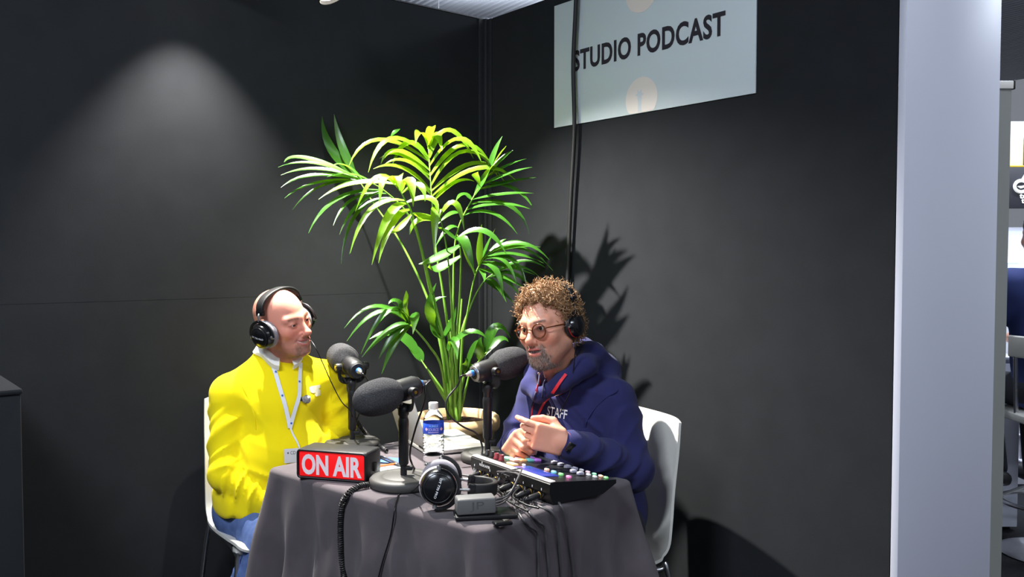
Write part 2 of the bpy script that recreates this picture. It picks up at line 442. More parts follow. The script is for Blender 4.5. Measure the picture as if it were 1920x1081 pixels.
cyb, cyt = 1.985, 2.38
obj('dot', xf(disc(0.079, 40, (SZ0 + .002 - cyb, 1)), signM(0.958, cyb, .0062)), M_peach, t, smooth=0)
obj('dot', xf(disc(0.079, 40, (-1, SZ1 - .002 - cyt)), signM(0.955, cyt, .0062)), M_peach, t, smooth=0)
star = [((.022 if k % 2 == 0 else .010) * math.cos(math.pi * k / 6), (.022 if k % 2 == 0 else .010) * math.sin(math.pi * k / 6)) for k in range(12)]
obj('emblem', join(xf(extrude_poly(star, 0, .0005), signM(0.95, 2.0, .0069)), xf(extrude_poly([(-.008, -.062), (.008, -.062), (.008, 0), (-.008, 0)], 0, .0005), signM(0.95, 2.0, .0068))), M_pale, t, smooth=0)

# ------------------------------------------------------------------ cable hanging down the right wall
def wallpt(px, py, off):       # a point off the right wall that shows at this pixel column/row
    a = (px - CX) / FPX
    n = UL; p0 = CORNER + n * off
    d = at(px, py, 1.0) - Vector((0, 0, CAMH)); s = (p0 - Vector((0, 0, CAMH))).dot(n) / d.dot(n)
    return Vector((0, 0, CAMH)) + d * s
tag(obj('hanging_cable', tube([wallpt(1079, -60, .03), wallpt(1080, 0, .03), wallpt(1075, 120, .028), wallpt(1077, 240, .026), wallpt(1071, 360, .024), wallpt(1066, 470, .022), wallpt(1063, 600, .024), wallpt(1066, 760, .025), RM @ Vector((.05, .56, .015)), RM @ Vector((.25, .6, .012))], .0085, 10), M_rubber), 'thick black cable hanging down across the sign and right wall', 'cable')

# ------------------------------------------------------------------ black counter at the left edge
bc = at(43, 728, 2.3); bl = RM.inverted() @ bc
t = thing('black_counter', 'black fabric covered counter at the left edge against the wall', 'counter', RM @ Vector((bl.x + .3, bl.y / 2, 0)))
obj('body', rbox(bl.x + .004, bl.x + .72, 0.004, bl.y - .004, 0.0, bl.z - .016, .006), MW, t)
obj('top', rbox(bl.x, bl.x + .724, 0.002, bl.y, bl.z - .016, bl.z, .006), MW, t)

# ------------------------------------------------------------------ table and cloth
TZ = 0.74
TF = Vector((-0.072, 2.045, 0)); TU = Vector((math.cos(R(138)), math.sin(R(138)), 0)); TV = Vector((math.cos(R(48)), math.sin(R(48)), 0)); TA, TB = 0.93, 0.64
TC = TF + TU * TA / 2 + TV * TB / 2
TM = Matrix(((TV.x, TU.x, 0, TC.x), (TV.y, TU.y, 0, TC.y), (0, 0, 1, 0), (0, 0, 0, 1)))
t = thing('folding_table', 'rectangular table hidden under the dark grey cloth', 'table', TM)
M_table = mat('grey_laminate', srgb(150, 148, 146), 0.5)
obj('table_top', xf(box(TB - .02, TA - .02, .028, .004), TM @ T(0, 0, TZ - .024)), M_table, t)
for sx in (-1, 1):
    for sy in (-1, 1): obj('leg', xf(cyl(.014, TZ - .038, 12), TM @ T(sx * (TB / 2 - .07), sy * (TA / 2 - .07), 0)), M_alu, t)
M_cloth = mat('dark_grey_tablecloth', srgb(76, 69, 73), 0.9, var=(14, .10), bump=(500, .25, .001), spec=0.15, sheen=0.12)
NR_ = 360; DROP = 0.30
def outline(a, b, rad, n=NR_):
    """rounded rectangle points, outward normals, cornerness"""
    segs = [('l', (a, -b + rad), (a, b - rad)), ('c', (a - rad, b - rad), 0), ('l', (a - rad, b), (-a + rad, b)), ('c', (-a + rad, b - rad), 90), ('l', (-a, b - rad), (-a, -b + rad)), ('c', (-a + rad, -b + rad), 180), ('l', (-a + rad, -b), (a - rad, -b)), ('c', (a - rad, -b + rad), 270)]
    lens = [math.dist(s[1], s[2]) if s[0] == 'l' else math.pi / 2 * max(rad, .03) for s in segs]; tot = sum(lens); out = []
    for k in range(n):
        s = tot * k / n; i = 0
        while s > lens[i]: s -= lens[i]; i += 1
        u = s / lens[i]; g = segs[i]
        if g[0] == 'l':
            p = (g[1][0] + (g[2][0] - g[1][0]) * u, g[1][1] + (g[2][1] - g[1][1]) * u); nn = [(1, 0), (0, 1), (-1, 0), (0, -1)][i // 2]
        else:
            an = R(g[2] + 90 * u); nn = (math.cos(an), math.sin(an)); p = (g[1][0] + rad * nn[0], g[1][1] + rad * nn[1])
        cd = min(math.hypot(abs(p[0]) - a, abs(p[1]) - b), .3); out.append((p, nn, math.exp(-(cd / .085) ** 2), tot * k / n)); CDS.append(cd)
    return out
CDS = []
OL = outline(TB / 2 + .004, TA / 2 + .004, 0.028)
V, F = [], []
rings = []
for sc_ in (.0, .25, .5, .75, .92): rings.append([(p[0] * sc_, p[1] * sc_, TZ + .0 + .0008 * math.sin(p[0] * sc_ * 31 + p[1] * sc_ * 17)) for p, nn, c, s in OL])
for a in (0, 22, 45, 68, 90):
    r = .014; rings.append([(p[0] - nn[0] * r * (1 - math.sin(R(a))), p[1] - nn[1] * r * (1 - math.sin(R(a))), TZ - r * (1 - math.cos(R(a)))) for p, nn, c, s in OL])
nd = 22
for j in range(1, nd + 1):
    u = j / nd; ring = []
    for (p, nn, c, s), cd in zip(OL, CDS):
        fold = .020 * math.sin(s * 31 + 1.2 * math.sin(s * 7)) + .010 * math.sin(s * 55 + 2) + .006 * math.sin(s * 93 + u * 3)
        fold *= (u ** 1.15) * (0.45 + 0.8 * c)
        o_ = .012 * u + .045 * c * u + .040 * u * math.exp(-(cd / .030) ** 2) - .026 * u * math.exp(-((cd - .075) / .028) ** 2) + .016 * u * math.exp(-((cd - .14) / .03) ** 2) + fold + .006 * math.sin(u * 7 + s * 11) * u
        dz = (.014 + u * (DROP + .02 * math.sin(s * 5) + .055 * c))
        ring.append((p[0] + nn[0] * o_, p[1] + nn[1] * o_, TZ - dz))
    rings.append(ring)
for r_ in rings: V += r_
for i in range(len(rings) - 1):
    for k in range(NR_): F.append((i * NR_ + k, i * NR_ + (k + 1) % NR_, (i + 1) * NR_ + (k + 1) % NR_, (i + 1) * NR_ + k))
CLOTH = xf((np.array(V), F), TM)
tc_ = obj('tablecloth', CLOTH, M_cloth, smooth=180); tag(tc_, 'dark grey cloth draped over the table with hanging folds', 'tablecloth')
CB = bvh_of(CLOTH)
TOP = TZ + 0.0015

# ------------------------------------------------------------------ white shell chairs
def chair(label, M):
    t = thing('shell_chair', label, 'chair', M, 'white shell chairs')
    prof_ = smooth_path([(0, .235, .442), (0, .20, .452), (0, .08, .442), (0, -.08, .430), (0, -.165, .440), (0, -.208, .480), (0, -.222, .56), (0, -.232, .66), (0, -.250, .78), (0, -.262, .885)], 5)
    nU = 17; V, F = [], []; th = .010; n = len(prof_)
    for side in (0, 1):
        for i, p in enumerate(prof_):
            a = prof_[max(i - 1, 0)]; b = prof_[min(i + 1, n - 1)]; tg = (b - a).normalized(); nr = Vector((0, -tg.z, tg.y)) * -1
            s = i / (n - 1); hw = .205 + .012 * math.sin(s * math.pi) if s < .5 else .217 - .012 * ((s - .5) * 2) ** 2
            hw *= 1 - .10 * max(0, .08 - s) / .08
            for k in range(nU):
                u = -1 + 2 * k / (nU - 1); curl = (.022 if s < .45 else .030) * abs(u) ** 2.4
                edge = .012 * abs(u) ** 8 * (1 if i in (0, n - 1) else 0)
                V.append((u * hw, p.y - nr.y * (side * th) + nr.y * curl, p.z - nr.z * (side * th) + nr.z * curl - (edge if i == n - 1 else 0)))
    o2 = n * nU
    for i in range(n - 1):
        for k in range(nU - 1):
            q = (i * nU + k, i * nU + k + 1, (i + 1) * nU + k + 1, (i + 1) * nU + k); F.append(q); F.append(tuple(o2 + x for x in reversed(q)))
    rim = [k for k in range(nU)] + [i * nU + nU - 1 for i in range(1, n)] + [(n - 1) * nU + k for k in range(nU - 2, -1, -1)] + [i * nU for i in range(n - 2, 0, -1)]
    for a, b in zip(rim, rim[1:] + rim[:1]): F.append((b, a, o2 + a, o2 + b))
    obj('shell', (np.array(V), F), M_white, t, world=False, smooth=50)
    for s in (-1, 1):
        obj('leg_frame', tube([(s * .235, .215, .008), (s * .205, .195, .40), (s * .195, .175, .418), (s * .18, .0, .414), (s * .195, -.165, .416), (s * .21, -.19, .40), (s * .245, -.255, .008)], .0085, 10, 8), M_chrome, t, world=False)
        for y in (.12, -.12): obj('mount', xf(box(.035, .05, .022, .004), T(s * .178, y, .425)), M_white, t, world=False)
    obj('cross_bar', tube([(-.18, 0, .414), (0, 0, .412), (.18, 0, .414)], .008, 10), M_chrome, t, world=False)
    return t
CH_L = frame((-0.806, 2.985, 0.012), (0.53, -0.848, 0)); CH_R = frame((0.225, 2.766, 0), (-0.885, -0.466, 0))
chair('white shell chair with chrome legs under the man in yellow', CH_L)
chair('white shell chair with chrome legs under the man in navy', CH_R)

# ------------------------------------------------------------------ ON AIR box
p0, p1 = on(557, 895, TOP), on(687, 905.5, TOP); dx = (p1 - p0); wd = dx.length; dx.normalize(); dy = Vector((-dx.y, dx.x, 0))
OM = Matrix((dx, dy, Vector((0, 0, 1)))).transposed().to_4x4(); OM.translation = (p0 + p1) / 2; HB, DB = .087, .098
t = thing('on_air_sign', 'black box sign with red panel reading ON AIR', 'sign', OM)
obj('housing', xf(box(wd, DB, HB, .008, 3), T(0, DB / 2 + .003, HB / 2)), M_black, t, world=False)
M_red = mat('red_panel', srgb(222, 30, 32), 0.22, emit=(srgb(235, 24, 26), 0.5))
M_lett = mat('translucent_white_letters', srgb(235, 222, 226), 0.3, emit=(srgb(235, 215, 220), .04))  # small emission added to brighten letters and panel of the mostly unlit sign
fr_ = []
obj('bezel', sweep([Vector((x, 0, z + HB / 2)) for x, z in rrect(wd - .006, HB - .006, .009, 4)] + [Vector((wd / 2 - .003, 0, HB / 2 + (HB / 2 - .003 - .009)))], circ(.0036, 8), caps=False), M_black, t, world=False)
obj('red_panel', xf(box(wd - .014, .004, HB - .014, .0012), T(0, .0035, HB / 2)), M_red, t, world=False)
obj('lettering', xf(fit((TX['onair'][0] * np.array([1, 1, 0.05]), TX['onair'][1]), wd * .86, HB * .70), T(0, .0008, HB * .49) @ RX(90)), M_lett, t, world=False, smooth=0)
obj('switch', xf(box(.012, .018, .026, .003), T(wd / 2, DB * .55, HB * .42)), M_rubber, t, world=False)

# ------------------------------------------------------------------ desk microphones
def microphone(label, base, zp, d, base_r=.098, yoke_side=1):
    """base point on the cloth, pivot height, direction the windscreen points"""
    b = Vector(base); piv = Vector((b.x, b.y, zp)); d = Vector(d).normalized()
    t = thing('desk_microphone', label, 'microphone', b, 'broadcast microphones on desk stands')
    B = T(b)
    bs = obj('base', lathe([(0, 0), (base_r - .003, 0), (base_r, .003), (base_r, .020), (base_r - .006, .026), (.062, .0275), (.061, .0268), (.060, .0275), (0, .0285)], 48), M_base, t, M=B)
    h1 = (zp - b.z) * .56
    obj('pole', lathe([(.0095, .026), (.0095, h1 + .02)], 20), M_black, t, M=B)
    obj('clutch', lathe([(.0125, h1 - .095), (.0145, h1 - .09), (.0145, h1 + .01), (.0155, h1 + .02), (.0155, h1 + .032), (.0135, h1 + .04)], 24), M_black, t, M=B)
    obj('upper_pole', lathe([(.0125, h1 + .03), (.0125, zp - b.z - .075), (.016, zp - b.z - .07), (.016, zp - b.z - .05), (.011, zp - b.z - .045)], 20), M_black, t, M=B)
    obj('cable_clip', xf(box(.022, .016, .012, .003), T(b + Vector((.016, .0, h1 - .105)))), M_rubber, t)
    H = frame(piv, d)              # local +Y is where the windscreen points
    # yoke: U around the body, from mount under it to pivots either side
    yk = obj('yoke', sweep(smooth_path([H @ Vector((s * .044, z_ * .0, 0)) if False else H @ Vector((x, 0, z)) for x, z, s, z_ in ((-.043, .006, 0, 0), (-.043, -.03, 0, 0), (-.030, -.048, 0, 0), (0, -.052, 0, 0), (.030, -.048, 0, 0), (.043, -.03, 0, 0), (.043, .006, 0, 0))], 5), [(-.003, -.012), (.003, -.012), (.003, .012), (-.003, .012)], frames=None), M_black, t)
    obj('mount', tube([piv + Vector((0, 0, -.055)), H @ Vector((0, 0, -.05))], .011, 14, 1), M_black, t)
    for s in (-1, 1):
        kn = obj('yoke_knob', lathe([(0, 0), (.013, 0), (.0135, .004), (.0135, .016), (.012, .019), (0, .019)], 20), M_black, t, M=H @ T(s * .040, 0, 0) @ RY(90 * s))
        obj('screw', lathe([(0, 0), (.0045, 0), (.0045, .002), (0, .0025)], 12), M_brass, kn, M=H @ T(s * .059, 0, 0) @ RY(90 * s))
    bd = obj('body', lathe([(0, -.052), (.020, -.052), (.026, -.049), (.030, -.044), (.0325, -.036), (.0325, .03), (.030, .034)], 32), M_black, t, M=H @ RX(-90))
    obj('rear_ring', lathe([(.018, -.0535), (.026, -.0525), (.0265, -.050), (.018, -.0505)], 28, cap=False), M_alu if yoke_side > 1 else M_blackmat, bd, M=H @ RX(-90))
    nz = 15; pf = []
    for k in range(nz + 1):
        u = k / nz; z = .022 + .142 * u
        r = .0335 + (.0515 - .0335) * min(1, u / .28) ** .7 if u < .28 else .0515 * math.sqrt(max(0, 1 - ((u - .28) / .72) ** 3.2))
        pf.append((max(r, 0), z))
    pf = [(.030, .020)] + pf
    obj('windscreen', lathe(pf, 40), M_foam, t, M=H @ RX(-90))
    plug = obj('connector', lathe([(0, 0), (.0085, 0), (.0095, .002), (.0095, .018), (.0085, .02), (.0080, .022), (.006, .026), (.0045, .034), (0, .035)], 18), M_alu, t, M=H @ T(.0, -.050, .004) @ RX(90))
    obj('colour_ring', lathe([(.0092, .006), (.0103, .007), (.0103, .016), (.0092, .017)], 18, cap=False), M_blue, plug, M=H @ T(0, -.050, .004) @ RX(90))
    return H @ Vector((0, -.084, .004)), H
mb1, mb2, mb3 = on(661, 838, TOP), on(757, 908, TOP), on(914, 861, TOP)
e1, H1 = microphone('desk microphone aimed at the man in yellow', mb1, 1.022, (-.50, .78, .20), .094)
e2, H2 = microphone('desk microphone nearest the camera between sign and headphones', mb2, 1.016, (-.72, -.66, -.13), .098)
e3, H3 = microphone('desk microphone aimed at the man in navy', mb3, 1.034, (.76, .56, .17), .086, 2)
def cable(name, label, pts, r=.003, m=None, n=7):
    return tag(obj(name, tube(pts, r, n), m or M_cable), label, 'cable')
zc = TOP + .004
def tp(px, py, dz=0.0): v = on(px, py, TOP + dz); return v
def back(H, e, k): return e + (H @ Vector((0, -1, 0)) - H.translation) * k
cable('microphone_cable', 'thin cable looping down from the microphone of the man in yellow', [e1, back(H1, e1, .02), at(690, 718, 2.90), at(680, 760, 2.93), at(668, 790, 2.952), at(664, 818, 2.955), at(674, 835, 2.86), tp(715, 858, .006), tp(745, 872, .005), tp(780, 884, .005), tp(850, 895, .02), tp(905, 905, .03)], .0026)
cable('microphone_cable', 'thin cable looping down from the microphone nearest the camera', [e2, back(H2, e2, .015), at(797, 725, 2.50), at(797, 750, 2.49), at(780, 800, 2.49), at(769, 845, 2.50), at(772, 868, 2.50), tp(785, 885, .005), tp(815, 893, .005), tp(870, 896, .006), tp(925, 908, .02)], .0030)
cable('microphone_cable', 'black cable curving from the microphone of the man in navy', [e3, back(H3, e3, .02), at(858, 722, 2.74), at(838, 748, 2.72), at(840, 775, 2.71), at(866, 798, 2.72), at(893, 812, 2.735), at(904, 835, 2.735), at(903, 856, 2.72)], .0032)
# ================================================================== more things on the table
# ------------------------------------------------------------------ laptop
M_lap = mat('silver_laptop_shell', srgb(218, 214, 204), 0.38, 0.15)
M_keys = mat('pale_keys', srgb(232, 232, 232), 0.5)
M_screen = mat('dark_screen', srgb(18, 19, 22), 0.15)
la, lb = Vector((-0.278, 2.812, 0)), Vector((-0.078, 2.905, 0))
lx_ = (lb - la).normalized(); ly_ = Vector((-lx_.y, lx_.x, 0)); LW, LD = .222, .315
LM = Matrix((lx_, ly_, Vector((0, 0, 1)))).transposed().to_4x4(); LM.translation = Vector((la.x, la.y, TOP)) + Vector((0, 0, .001))
t = thing('laptop', 'open silver laptop behind the water bottle', 'laptop', LM)
bs = obj('base', xf(box(LW, LD, .014, .004, 3), T(LW / 2, LD / 2, .008)), M_lap, t, world=False)
obj('trackpad', xf(box(.075, .115, .0008), T(LW * .78, LD / 2, .0153)), M_keys, bs, world=False)
key = None
for i in range(5):
    for j in range(13):
        kv = box(.0158, .0185, .0016, .0008, 1)
        if key is None: key = obj('key', kv, M_keys, bs, world=False); key.location = (.035 + i * .019, .028 + j * .0215, .0155)
        else:
            k2 = link_copy(key, bs); k2.location = (.035 + i * .019, .028 + j * .0215, .0155)
LID = T(.004, 0, .015) @ RY(-17)
ld = obj('lid', xf(box(.006, LD, .215, .003, 2), LID @ T(0, LD / 2, .108)), M_lap, t, world=False)
obj('screen', xf(box(.0012, LD - .014, .195), LID @ T(.0034, LD / 2, .11)), M_screen, ld, world=False)
for y in (.06, LD - .06): obj('hinge', xf(cyl(.005, .05, 12), T(.003, y - .025, .016) @ RX(-90)), M_black, t, world=False)

# ------------------------------------------------------------------ water bottle
M_pet = mat('clear_plastic', (0.97, 0.98, 0.99), 0.06, trans=1.0, ior=1.12)
M_label = mat('blue_label', srgb(36, 74, 190), 0.4)
M_lblp = mat('lilac_print', srgb(168, 160, 225), 0.5)
M_lblw = mat('pale_print', srgb(150, 205, 240), 0.5)
M_pink = mat('pink_print', srgb(225, 185, 205), 0.5)
bp_ = on(813, 869, TOP)
t = thing('water_bottle', 'clear plastic water bottle with blue label and white cap', 'bottle', Vector((bp_.x, bp_.y, TOP)))
HB_ = .186
pf = [(0, .004), (.012, .003), (.024, .0), (.031, .004), (.033, .012)]
z = .016
for k in range(5):
    pf += [(.0335, z), (.0335, z + .011), (.0318, z + .0135), (.0335, z + .016)]; z += .016
pf += [(.0328, .100), (.0328, .133), (.0335, .135), (.0325, .142), (.027, .156), (.018, .168), (.0125, .175), (.0125, .183), (0, .183)]
obj('bottle_body', lathe(pf, 40), M_pet, t, M=T(bp_.x, bp_.y, TOP))
wf = [(0, .006), (.030, .006)] + [(r - .0012, zz) for r, zz in pf[4:-6] if zz < .125] + [(.0318, .127), (0, .127)]
M_water = mat('water', (0.98, 0.99, 1.0), 0.02, trans=1.0, ior=1.33)
obj('cap', lathe([(0, .178), (.0145, .178), (.0152, .180), (.0152, .193), (.0145, .196), (0, .196)], 28), M_white, t, M=T(bp_.x, bp_.y, TOP))
obj('cap_ring', lathe([(.0138, .1755), (.0152, .1755), (.0152, .178), (.0138, .178)], 28, cap=False), M_white, t, M=T(bp_.x, bp_.y, TOP))
lbl = obj('label', lathe([(.0330, .100), (.0338, .101), (.0338, .132), (.0330, .133)], 48, cap=False), M_label, t, M=T(bp_.x, bp_.y, TOP))
def wrap(vf, r, z0, turn=0.0):
    V = subdiv(vf, .004); P = V[0].copy(); a = P[:, 0] / r - math.pi / 2 + turn
    return np.stack([bp_.x + r * np.cos(a), bp_.y + r * np.sin(a), TOP + z0 + P[:, 1]], 1), V[1]
flat = lambda k: (TX[k][0] * np.array([1, 1, 0]), TX[k][1])
tr_ = .08
obj('lettering', wrap(fit(flat('aurele'), .030, .0065), .0342, .1265, tr_), M_lblw, lbl, smooth=0)
obj('lettering', wrap(fit(flat('source'), .034, .0095), .0342, .1155, tr_), M_lblp, lbl, smooth=0)
rect = lambda w_, h_: (np.array([[-w_ / 2, -h_ / 2, 0], [w_ / 2, -h_ / 2, 0], [w_ / 2, h_ / 2, 0], [-w_ / 2, h_ / 2, 0]]), [(0, 1, 2, 3)])
obj('print_band', wrap(rect(.034, .0035), .0341, .1065, tr_), M_lblp, lbl, smooth=0)
for s in (-.70, .82): obj('print_patch', wrap((np.array([[-.006, 0, 0], [0, -.006, 0], [.006, 0, 0], [0, .006, 0]]), [(0, 1, 2, 3)]), .0341, .116, tr_ + s), M_pink, lbl, smooth=0)

# ------------------------------------------------------------------ headphones
M_velour = mat('grey_velour', srgb(150, 145, 152), 0.95, bump=(600, .6, .002), sheen=0.2)
M_gloss = mat('glossy_black_shell', srgb(20, 20, 23), 0.22)
M_padblk = mat('black_leatherette', srgb(24, 24, 25), 0.5)
M_printw = mat('white_print', srgb(225, 225, 228), 0.5)
M_redac = mat('red_accent', srgb(200, 40, 36), 0.5)
def headphones(name, label, M, pad_mat, w=.074, r=.050, top=.165, big=True, zc_=0.0, red=False, text=True, fold=(0, 0), thick=1.0):
    t = thing(name, label, 'headphones', M, 'closed studio headphones')
    for si, s in enumerate((-1, 1)):
        Q = T(s * w, 0, zc_) @ RZ(fold[si]) @ RY(90 * s) @ SCL(1, 1, thick)      # local +Z outwards
        cup = obj('ear_cup', lathe([(r * .70, .012), (r * .92, .014), (r * .98, .018), (r * .96, .028), (r * .86, .038), (r * .62, .046), (r * .30, .050), (0, .051)], 40), M_gloss, t, world=False, M=Q)
        obj('ear_pad', lathe([(r * .50, .0), (r * .55, -.006), (r * .75, -.010), (r * .95, -.007), (r * 1.05, .001), (r * 1.04, .010), (r * .96, .015), (r * .55, .013), (r * .50, .008)], 40), pad_mat, cup, world=False, M=Q)
        obj('trim_ring', sweep([Vector((r * .74 * math.cos(2 * math.pi * k / 40), r * .74 * math.sin(2 * math.pi * k / 40), .0425)) for k in range(41)], circ(.0012, 6), caps=False), M_rubber, cup, world=False, M=Q)
        if red: obj('accent', sweep([Vector((r * .99 * math.cos(2 * math.pi * k / 40), r * .99 * math.sin(2 * math.pi * k / 40), .019)) for k in range(41)], circ(.0016, 6), caps=False), M_redac, cup, world=False, M=Q)
        if text:
            cb = bvh_of(xf(lathe([(r * .92, .014), (r * .98, .018), (r * .96, .028), (r * .86, .038), (r * .62, .046), (r * .30, .050), (0, .051)], 40), T(0, 0, 0)))
            tv = xf(fit(flat('dt'), r * 1.08, .0062), T(0, 0, .05) @ RZ(90 if s > 0 else -90) @ RZ(-12))
            obj('lettering', drape(subdiv(tv, .006), cb, (0, 0, -1), .0006), M_printw, cup, world=False, M=Q, smooth=0)
        # fork around the cup: from pivot to pivot over the top
        yr = r * 1.12; pts = []
        for k in range(19):
            a = R(-4 + 188 * k / 18); pts.append(Vector((yr * math.sin(a - math.pi / 2) * 1.0, yr * math.cos(a - math.pi / 2), .030)))
        # in Q local, head-up is -x for s=1 / +x for s=-1
        up = Vector((-1, 0, 0)) if s > 0 else Vector((1, 0, 0))
        pts = [up * (yr * math.sin(R(-4 + 188 * k / 18))) + Vector((0, yr * math.cos(R(-4 + 188 * k / 18)), .026)) for k in range(19)]
        yk = obj('yoke', sweep(pts, rrect(.006, .011, .002, 2)), M_black, t, world=False, M=Q)
        for e in (pts[0], pts[-1]): obj('pivot', xf(lathe([(0, 0), (.006, 0), (.006, .012), (0, .012)], 14), T(e.x, e.y - (.012 if e.y > 0 else 0), e.z) @ RX(-90)), M_alu, yk, world=False, M=Q)
        tip = Q @ (up * yr + Vector((0, 0, .026)))
        obj('slider', tube([tip, tip + Vector((-s * .004, 0, .022)), Vector((s * (w + .012), 0, top * .55))], .0042, 10), M_alu if big else M_black, t, world=False)
        obj('slider_block', xf(box(.016, .030, .020, .003), T(s * (w + .012), 0, top * .58) @ RY(-s * 8)), M_gloss, t, world=False)
    bw = w + .012; P = []
    z0 = top * .58
    for k in range(25):
        a = math.pi * k / 24; P.append(Vector((bw * math.cos(a) * (1.0 + .02 * math.sin(a)), 0, z0 + (top - z0) * math.sin(a) ** .85)))
    fr = []
    for i in range(len(P)):
        tg = (P[min(i + 1, 24)] - P[max(i - 1, 0)]).normalized(); fr.append((tg, Vector((0, 1, 0)), tg.cross(Vector((0, 1, 0)))))
    obj('headband', sweep(P, rrect(.036 if big else .028, .014 if big else .010, .0045, 3), frames=fr, scale=[.82 + .18 * math.sin(math.pi * k / 24) for k in range(25)]), M_padblk, t, world=False)
    return t
# the pair lying on the table: one cup upright towards the camera, band lying behind to the right
hp = on(822, 957, TOP); HPM = T(hp.x, hp.y, TOP + .0555)
axis = Vector((.05, -.98, .10)).normalized(); up_ = Vector((.95, .20, -.12)); up_ = (up_ - axis * up_.dot(axis)).normalized(); yv = up_.cross(axis)
# local X (outward of the +X cup) = axis, local Z (headband) = up_
HM = Matrix((axis, yv * -1 if False else up_.cross(axis), up_)).transposed().to_4x4()
HM.translation = Vector((hp.x, hp.y, TOP + .062)) - axis * .085
headphones('headphones', 'black studio headphones with grey pads lying on the tablecloth', HM, M_velour, w=.062, r=.049, top=.150)

# ------------------------------------------------------------------ adapter, phone, small remote
M_grey = mat('dark_grey_plastic', srgb(92, 92, 92), 0.55, bump=(1200, .08, .0004))
M_greyl = mat('raised_grey_mark', srgb(76, 76, 77), 0.5)
a0, a1 = on(858, 968, TOP + .012), on(931, 963, TOP + .012); ad = (a1 - a0); aw = ad.length; ad.normalize(); an_ = Vector((-ad.y, ad.x, 0))
AM = Matrix((ad, an_, Vector((0, 0, 1)))).transposed().to_4x4(); AM.translation = (a0 + a1) / 2
t = thing('power_adapter', 'dark grey power adapter block lying on the phone', 'power adapter', AM)
obj('casing', xf(box(aw, .050, .041, .006, 3), T(0, .026, .021)), M_grey, t, world=False)
obj('lettering', xf(fit(flat('jp'), .036, .025), T(0, .0007, .021) @ RX(90)), M_greyl, t, world=False, smooth=0)
PM = T(on(912, 972, TOP)) @ RZ(9) @ T(0, .02, 0)
t = thing('phone', 'dark phone lying flat under the power adapter', 'phone', PM)
obj('case', xf(box(.158, .074, .0105, .004, 3), T(0, .006, .0055)), M_black, t, world=False)
obj('glass', xf(box(.150, .066, .0008), T(0, .006, .0109)), M_screen, t, world=False)
obj('port', xf(box(.001, .010, .003), T(-.0792, -.01, .0055)), M_alu, t, world=False)
RMm = T(on(942, 984, TOP)) @ RZ(20)
t = thing('car_key', 'small rounded black remote fob at the table front edge', 'remote', RMm)
obj('shell', xf(box(.048, .026, .011, .005, 3), T(0, 0, .006)), M_gloss, t, world=False)
obj('button', xf(box(.012, .012, .002, .0008), T(.008, 0, .0118)), M_rubber, t, world=False)

# ------------------------------------------------------------------ papers by the ON AIR box
M_paper = mat('pale_blue_paper', srgb(196, 215, 222), 0.6)
M_paper2 = mat('white_paper', srgb(225, 222, 222), 0.6)
M_bluep = mat('blue_card', srgb(70, 100, 160), 0.5)
M_orange = mat('orange_pencil_paint', srgb(190, 90, 35), 0.4)
def flatcard(name, label, px, py, w_, h_, rot, m, th=.0008, lift=0.0):
    return tag(obj(name, xf(box(w_, h_, th), T(on(px, py, TOP + .001 + lift)) @ RZ(rot)), m, smooth=0), label, 'paper')
flatcard('paper_sheet', 'pale blue sheet between the ON AIR box and microphone', 722, 878, .11, .10, 20, M_paper, lift=.0)
flatcard('leaflet', 'blue printed leaflet behind the ON AIR box', 730, 862, .10, .07, -14, M_bluep, lift=.0012)
p_a, p_b = on(708, 874, TOP + .006), on(741, 869, TOP + .006)
t = thing('pencil', 'orange pencil lying on the papers', 'pencil', p_a)
obj('shaft', tube([p_a, p_b], .0035, 6, 1), M_orange, t); obj('tip', lathe([(.0035, 0), (0, .012)], 6), M_paper2, t, M=zframe(p_b, p_b - p_a))
tag(obj('white_cable', tube([on(792, 889, TOP + .003), on(770, 881, TOP + .003), on(745, 876, TOP + .003), on(727, 878, TOP + .003), on(731, 886, TOP + .003), on(742, 893, TOP + .003)], .0026, 7), M_paper2), 'white cable loop behind the front microphone base', 'cable')

# ------------------------------------------------------------------ mixing console
M_mix = mat('black_console', srgb(20, 20, 22), 0.35)
M_edge = mat('silver_console_edge', srgb(238, 222, 218), 0.35)
o_ = on(883, 853, .803); MX = Vector((.581, -.814, 0)); MY = Vector((.814, .581, 0))
MM = Matrix((MX, MY, Vector((0, 0, 1)))).transposed().to_4x4(); MM.translation = Vector((o_.x, o_.y, TOP))
t = thing('audio_mixer', 'black podcast mixing console with coloured pads and faders', 'mixer', MM)
MLn, MDp, Hr, Hf = .384, .236, .060, .034
prf = [(.012, .001), (.0, .030), (.0, Hr - .004), (.005, Hr), (.022, Hr), (MDp, Hf), (MDp, Hf - .010), (MDp - .05, .001)]
bd = (np.array([(x, y, z) for x in (0, MLn) for y, z in prf]), [tuple(range(8)), tuple(reversed(range(8, 16)))] + [(k, 8 + k, 8 + (k + 1) % 8, (k + 1) % 8) for k in range(8)])
body = obj('body', bd, M_mix, t, world=False, smooth=0)
obj('rear_edge', xf(box(MLn - .004, .019, .003, .001), T(MLn / 2, .0115, Hr + .0012)), M_edge, t, world=False)
sl = math.degrees(math.atan2(Hr - Hf, MDp - .022))
def topM(x, y, h=0.0): return T(x, y, Hr - (y - .022) * math.tan(R(sl)) + h) @ RX(-sl)
def glow(n, c, e=0.35): return mat('pad_' + n, c, 0.4, emit=(c, e))
kn = [(.018, .046, M_black), (.042, .046, M_black), (.068, .046, glow('red', srgb(110, 30, 40), .15)), (.094, .046, glow('red', (0, 0, 0)))]
for x, y, m in kn:
    k_ = obj('knob', lathe([(0, 0), (.0085, 0), (.0085, .004), (.0072, .006), (.0068, .016), (.006, .0175), (0, .0175)], 20), m, t, world=False, M=topM(x, y))
    obj('pointer', xf(box(.0012, .006, .0006), T(0, .003, .0177)), M_paper2, k_, world=False, M=topM(x, y))
